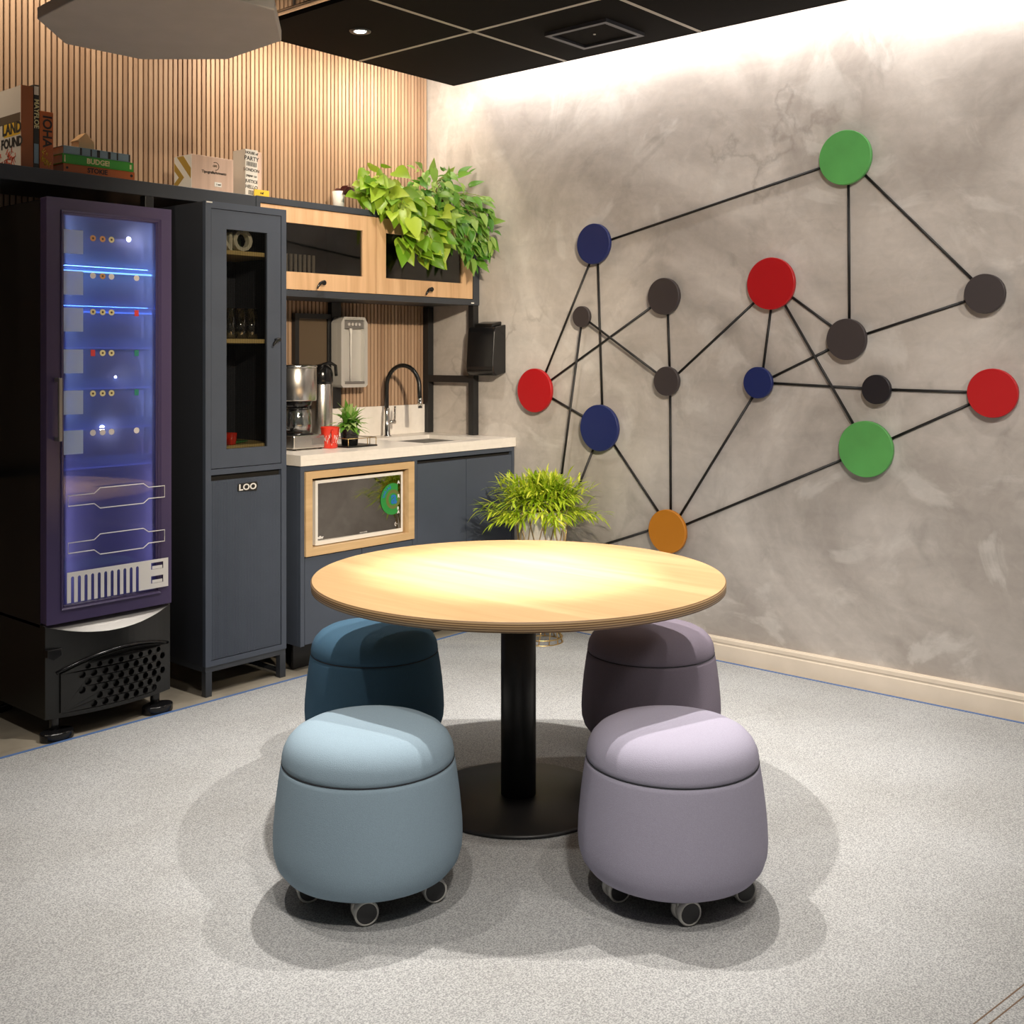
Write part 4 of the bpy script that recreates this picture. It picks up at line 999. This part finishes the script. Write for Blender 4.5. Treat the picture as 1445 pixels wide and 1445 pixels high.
sd.build('wire_stand', M['gold'], fp)
MB().lathe([(.118, 0), (.002, .02)], (px, py, .62), 32).build('soil', M['soil'], fp)
fb = MB(); rn = random.Random(21)
for k in range(250):
    a = rn.uniform(0, 2*PI); e = rn.uniform(-.25, 1.45)
    R0 = rn.uniform(.12, .285)*(1 if e < 1 else .8)
    d0 = Vector((math.cos(a)*math.cos(e), math.sin(a)*math.cos(e), math.sin(e)*.62))
    tip = Vector((px, py, .668))+d0*R0
    if e < 0.15: tip += Vector((math.cos(a)*.04, math.sin(a)*.04, -rn.uniform(0, .05)))
    for j in range(11):
        u = rn.uniform(.45, 1.); p = Vector((px, py, .648)).lerp(tip, u)
        dd = (d0+Vector((rn.uniform(-.8, .8), rn.uniform(-.8, .8), rn.uniform(-.4, .7)))).normalized()
        L = rn.uniform(.05, .095)
        if p.x+dd.x*L > 4.50: dd.x = -abs(dd.x)*.4; p.x = min(p.x, 4.48)
        if p.x > 4.49: continue
        blade(fb, p, dd, L, .0108, rn.uniform(.2, 1.1), 4)
fb.build('foliage', M['fern'], fp)

# ---------------------------------------------------------------- things on the long shelf
ZS = 2.1112
def book(name, x0, x1, y0, y1, z0, z1, cover, lab, spine_front=True, cat='book', group='books and boxes on the shelf'):
    o = thing(name, ((x0+x1)/2, (y0+y1)/2, z0), lab, cat, group)
    return o
# upright white-covered book with brown spine
b = book('tall_book', 1.985, 2.030, 4.19, 4.40, ZS, 2.42, None, 'tall book with brown spine and pale cover with yellow and red lettering')
MB().box(1.990, 2.028, 4.195, 4.398, ZS+.003, 2.417).build('pages', M['page'], b)
cvx = 1.985
MB().box(cvx, 2.031, 4.188, 4.192, ZS, 2.42).build('spine', M['kraft'], b)
cv = MB().box(cvx, cvx+.004, 4.192, 4.40, ZS, 2.42).box(2.027, 2.031, 4.192, 4.40, ZS, 2.42).build('cover', M['offw'], b)
pb = MB().box(cvx-.0006, cvx, 4.196, 4.40, 2.285, 2.318, 0)
pb.build('cover_band', M['boardb'], cv)
MB().box(cvx-.0006, cvx, 4.196, 4.33, 2.235, 2.285).build('yellow_band', M['yellow'], cv)
lettering('cover_title', 'LAND', .058, M['bookblack'], cv, leftface(cvx-.0012, 4.265, 2.262), .0022)
lettering('cover_title', 'FOUND', .05, M['bookblack'], cv, leftface(cvx-.0012, 4.265, 2.208), .002)
rs = MB(); rn = random.Random(4)
for i in range(26):
    y = rn.uniform(4.24, 4.38); z = rn.uniform(2.12, 2.19)
    rs.tube([(cvx-.0008, y+rn.uniform(-.016, .016), z+rn.uniform(-.014, .014)) for k in range(4)], .0016, 5)
rs.build('red_scribble', M['redprint'], cv)
# pale box behind it at the frame edge
b = book('pale_game_box', 1.90, 1.982, 4.41, 4.55, ZS, 2.38, None, 'pale box with grey bands standing left of the tall brown book', cat='box')
MB().box(1.90, 1.975, 4.41, 4.55, ZS, 2.385).build('box_body', M['offw'], b, bevel=.002)
MB().box(1.8992, 1.9, 4.415, 4.55, 2.295, 2.308).box(1.8992, 1.9, 4.415, 4.55, 2.20, 2.222).build('printed_band', M['bookblack'], b)
lettering('box_lettering', 'MARKED', .035, M['bookblack'], b, leftface(1.8992, 4.485, 2.262), .001)
# black spine book
b = book('black_spine_book', 2.034, 2.054, 4.19, 4.38, ZS, 2.43, None, 'thin tall book with black spine and white letters between brown and orange books')
MB().box(2.034, 2.0545, 4.19, 4.38, ZS, 2.431).build('cover', M['bookblack'], b, bevel=.001)
lettering('spine_title', 'MAYFLOE', .026, M['badgey'], b, front(2.0445, 4.1893, 2.32, -PI/2), .0005)
MB().box(2.0355, 2.053, 4.1892, 4.19, 2.392, 2.425).build('spine_label', M['offw'], b)
MB().box(2.0355, 2.053, 4.1892, 4.19, 2.13, 2.205).build('spine_label', M['bookblue'], b)
# orange spine book
b = book('orange_book', 2.058, 2.112, 4.19, 4.36, ZS, 2.335, None, 'thick orange upright book with black spine letters beside the stack')
MB().box(2.057, 2.112, 4.19, 4.36, ZS, 2.335).build('cover', M['bookorange'], b, bevel=.0015)
lettering('spine_title', 'IOHA', .050, M['inkp'], b, front(2.086, 4.1893, 2.258, -PI/2, sx=1.0), .0012)
rs = MB(); rn = random.Random(9)
for i in range(14):
    x = rn.uniform(2.068, 2.10); z = rn.uniform(2.125, 2.185)
    rs.tube([(x+rn.uniform(-.008, .008), 4.1895, z+rn.uniform(-.01, .01)) for k in range(4)], .0013, 5)
rs.build('spine_ornament', M['yellow'], b)
# stack
def flatbook(name, x0, x1, z0, z1, cov, lab, y0=4.185, y1=4.33):
    o = thing(name, ((x0+x1)/2, (y0+y1)/2, z0), lab, 'book', 'stacked books on the shelf')
    MB().box(x0+.003, x1-.003, y0+.003, y1-.002, z0+.003, z1-.003).build('pages', M['page'], o)
    MB().box(x0, x1, y0, y1, z0, z0+.003).box(x0, x1, y0, y1, z1-.003, z1).box(x0, x1, y0, y0+.003, z0+.003, z1-.003).build('cover', cov, o, bevel=.001)
    return o
b = flatbook('orange_flat_book', 2.150, 2.455, ZS, ZS+.034, M['bookorange'], 'orange book lying at the bottom of the stack on the shelf')
lettering('spine_title', 'STOKIE', .026, M['inkp'], b, front(2.292, 4.1843, ZS+.017), .0008)
MB().lathe([(.005, 0), (.005, .001)], (2.165, 4.185, ZS+.018), 12, M4=Matrix.Rotation(PI/2, 4, 'X')).lathe([(.006, 0), (.006, .001)], (2.44, 4.185, ZS+.018), 12, M4=Matrix.Rotation(PI/2, 4, 'X')).build('spine_dot', M['inkp'], b)
b = flatbook('green_flat_book', 2.146, 2.450, ZS+.0345, ZS+.072, M['bookgreen'], 'bright green book lying in the middle of the stack on the shelf')
lettering('spine_title', 'BUDGE!', .028, M['badgey'], b, front(2.295, 4.1843, ZS+.053), .001)
MB().box(2.153, 2.158, 4.184, 4.185, ZS+.040, ZS+.066).box(2.432, 2.440, 4.184, 4.185, ZS+.044, ZS+.062).build('spine_mark', M['badgey'], b)
b = flatbook('blue_flat_book', 2.150, 2.436, ZS+.0725, ZS+.104, M['bookblue'], 'grey-blue book with black blocks lying on top of the stack')
bk = MB()
for u0, u1 in ((2.218, 2.226), (2.262, 2.268), (2.290, 2.302), (2.337, 2.348), (2.375, 2.381), (2.428, 2.434)): bk.box(u0, u1, 4.1842, 4.185, ZS+.074, ZS+.102)
bk.build('spine_blocks', M['inkp'], b)
hb = MB().prism([(2.232, ZS+.1042), (2.298, ZS+.1042), (2.298, ZS+.138), (2.262, ZS+.172), (2.226, ZS+.138), (2.232, ZS+.136)], 4.22, 4.28, axes='xz').build('wooden_house', M['houseblock'], bevel=.001)
tag(at_floor(hb, (2.26, 4.25, ZS+.1042)), 'little wooden house block on top of the book stack', 'ornament')
# pink wooden box with logo
b = thing('wooden_box', (2.84, 4.26, ZS), 'pale pinkish wooden box with a printed emblem and gold chevron side', 'box')
MB().box(2.732, 2.945, 4.20, 4.33, ZS, 2.262).build('box_body', M['pinkwood'], b, bevel=.002)
sx = 2.7316
fa = MB().box(2.7305, 2.7318, 4.20, 4.33, ZS+.001, 2.26).build('side_panel', M['plugw'], b)
ch = MB()
ch.prism([(4.203, 2.20), (4.26, 2.258), (4.31, 2.258), (4.203, 2.155)], 2.7298, 2.7305, axes='yz')
ch.prism([(4.33, 2.235), (4.255, 2.165), (4.33, 2.115), (4.33, 2.145), (4.295, 2.168), (4.33, 2.2)], 2.7298, 2.7305, axes='yz')
ch.build('chevron', M['goldp'], fa)
lettering('emblem_name', 'TipografiaArmesto', .0165, M['inkp'], b, front(2.845, 4.1994, 2.193), .0005)
MB().tube([(2.852+.017*math.cos(a), 4.1995, 2.222+.017*math.sin(a)) for a in [-1.6+.25*i for i in range(16)]], .0016, 5).build('emblem_ring', M['boardb'], b)
lettering('emblem_letters', 'GFS', .013, M['boardb'], b, front(2.849, 4.1994, 2.222), .0004)
MB().box(2.846, 2.882, 4.1985, 4.2, ZS+.022, ZS+.042).build('paper_tag', M['plugw'], b)
lettering('tag_text', '1 und', .010, M['inkp'], b, front(2.866, 4.1982, ZS+.032), .0003)
# lettered card block
b = thing('lettered_card_box', (3.06, 4.25, ZS), 'slim white upright box covered in black hand lettering near the wall cabinet', 'box')
MB().box(3.012, 3.078, 4.205, 4.30, ZS, 2.322).build('box_body', M['offw'], b, bevel=.001)
MB().box(3.078, 3.104, 4.212, 4.30, ZS, 2.318).build('wooden_back', M['pinkwood'], b, bevel=.001)
for k, (txt, sz) in enumerate((('HOUSE of', .016), ('PARTY', .026), ('IIIIIIII', .028), ('LONDON', .019), ('paper co', .016), ('JUSTICE', .019), ('HELLO', .022), ('IIIII', .028))):
    lettering('hand_lettering', txt, sz, M['inkp'], b, front(3.045, 4.2045, 2.306-.0255*k, -.05), .0004)
yt = MB().box(3.040, 3.120, 4.176, 4.182, ZS, ZS+.030).box(3.040, 3.120, 4.182, 4.196, ZS, ZS+.003).build('yellow_tag', M['yellow'])
tag(at_floor(yt, (3.08, 4.185, ZS)), 'small yellow folded tag in front of the lettered box', 'tag')
lettering('tag_mark', 'ref', .016, M['inkp'], yt, front(3.08, 4.1755, ZS+.016), .0004)

# ---------------------------------------------------------------- light
def spot(name, loc, target, power, size, blend=.6, col=(1, .93, .84), rad=.03):
    l = bpy.data.lights.new(name, 'SPOT'); l.energy = power; l.spot_size = math.radians(size); l.spot_blend = blend; l.color = col; l.shadow_soft_size = rad
    o = bpy.data.objects.new(name, l); COL.objects.link(o); o.location = loc
    o.rotation_euler = (Vector(target)-Vector(loc)).to_track_quat('-Z', 'Y').to_euler()
    return o
def strip(name, loc, direction, length, axis, power, col, w=.02):
    l = bpy.data.lights.new(name, 'AREA'); l.shape = 'RECTANGLE'; l.energy = power; l.color = col
    o = bpy.data.objects.new(name, l); COL.objects.link(o); o.location = loc
    z = -Vector(direction).normalized(); x = Vector(axis).normalized(); y = z.cross(x).normalized(); x = y.cross(z)
    o.rotation_euler = Matrix((x, y, z)).transposed().to_euler()
    l.size = length; l.size_y = w
    return o
WARM = (1, .83, .62); NEUT = (1, .93, .84)
# downlights over the table: two wide ones and a narrow one
spot('table_spot', (3.15, 2.085, 2.83), (3.02, 2.14, 0), 290, 84, 1, NEUT, .022)
spot('table_spot', (2.66, 2.66, 2.83), (2.66, 2.56, 0), 290, 84, 1, NEUT, .022)
spot('table_spot', (2.70, 2.33, 2.83), (2.68, 2.36, 0), 900, 29, 1, NEUT, .022)
# one visible downlight, then unseen spots added as fill for the room
spot('downlight_and_fill', (3.318, 3.781, 2.825), (3.318, 3.781, 0), 55, 110, .8, NEUT, .03)
spot('downlight_and_fill', (3.55, 1.2, 2.82), (3.7, 1.1, 0), 90, 74, 1, NEUT, .03)
spot('downlight_and_fill', (1.45, 3.0, 2.95), (1.45, 3.0, 0), 100, 74, 1, NEUT, .03)
spot('downlight_and_fill', (1.15, 1.6, 2.95), (1.1, 1.6, 0), 110, 74, 1, NEUT, .04)
spot('downlight_and_fill', (2.2, .5, 2.95), (2.2, .5, 0), 90, 74, 1, NEUT, .04)
spot('downlight_and_fill', (1.1, .3, 2.95), (2.1, 1.9, .2), 170, 46, .9, NEUT, .10)  # unseen front spot added to lift the stool fronts
# unseen spots added to brighten the kitchen and the mural
spot('fill_spot', (.9, -.6, 2.9), (3.8, 4.3, 1.2), 1050, 34, .9, (1, .84, .62), .05)
spot('fill_spot', (1.2, .2, 2.9), (4.5, 2.4, 1.0), 310, 60, 1, NEUT, .16)
spot('fill_spot', (1.9, -1.2, 2.9), (4.5, 1.6, .9), 180, 60, 1, NEUT, .16)
# LED strips hidden above the raft edges
strip('cove_led', (4.345, 1.2, 2.885), (.75, 0, -.66), 5.9, (0, 1, 0), 31, (1, .93, .87))
strip('cove_led', (3.66, 4.20, 2.885), (0, .75, -.66), 1.3, (1, 0, 0), 12, WARM)
strip('cove_led', (4.09, 4.195, 2.885), (.62, .55, -.5), .42, (1, 0, 0), 3.2, (1, .92, .84))
strip('cove_led', (1.35, 4.22, 3.1), (0, .75, -.66), 3.2, (1, 0, 0), 19, WARM)
# light inside the cooler
for z, p, c_ in ((1.735, 2.0, (.42, .70, 1.)), (1.585, 1.1, (.32, .56, 1.))):
    strip('cooler_led', (2.21, FY+.068, z), (0, .8, -.6), .38, (1, 0, 0), p, c_, .008)
for x_, dx_ in ((2.424, -1), (2.004, 1)):
    strip('cooler_led', (x_, FY+.075, 1.50), (dx_, -.25, 0), .82, (0, 0, 1), .62, (.52, .68, 1.), .012)
    strip('cooler_led', (x_, FY+.075, .78), (dx_, -.25, 0), .56, (0, 0, 1), .26, (.62, .54, 1.), .012)
w = bpy.data.worlds.new('room_ambient'); sc.world = w; w.use_nodes = True
w.node_tree.nodes['Background'].inputs['Color'].default_value = (1, .94, .87, 1)
w.node_tree.nodes['Background'].inputs['Strength'].default_value = .13

sc.view_settings.view_transform = 'Standard'; sc.view_settings.look = 'None'; sc.view_settings.gamma = 1; sc.view_settings.use_curve_mapping = False
sc.view_settings.exposure = 0
sc.cycles.use_denoising = True
sc.cycles.max_bounces = 8; sc.cycles.transparent_max_bounces = 12
sc.cycles.sample_clamp_indirect = 4
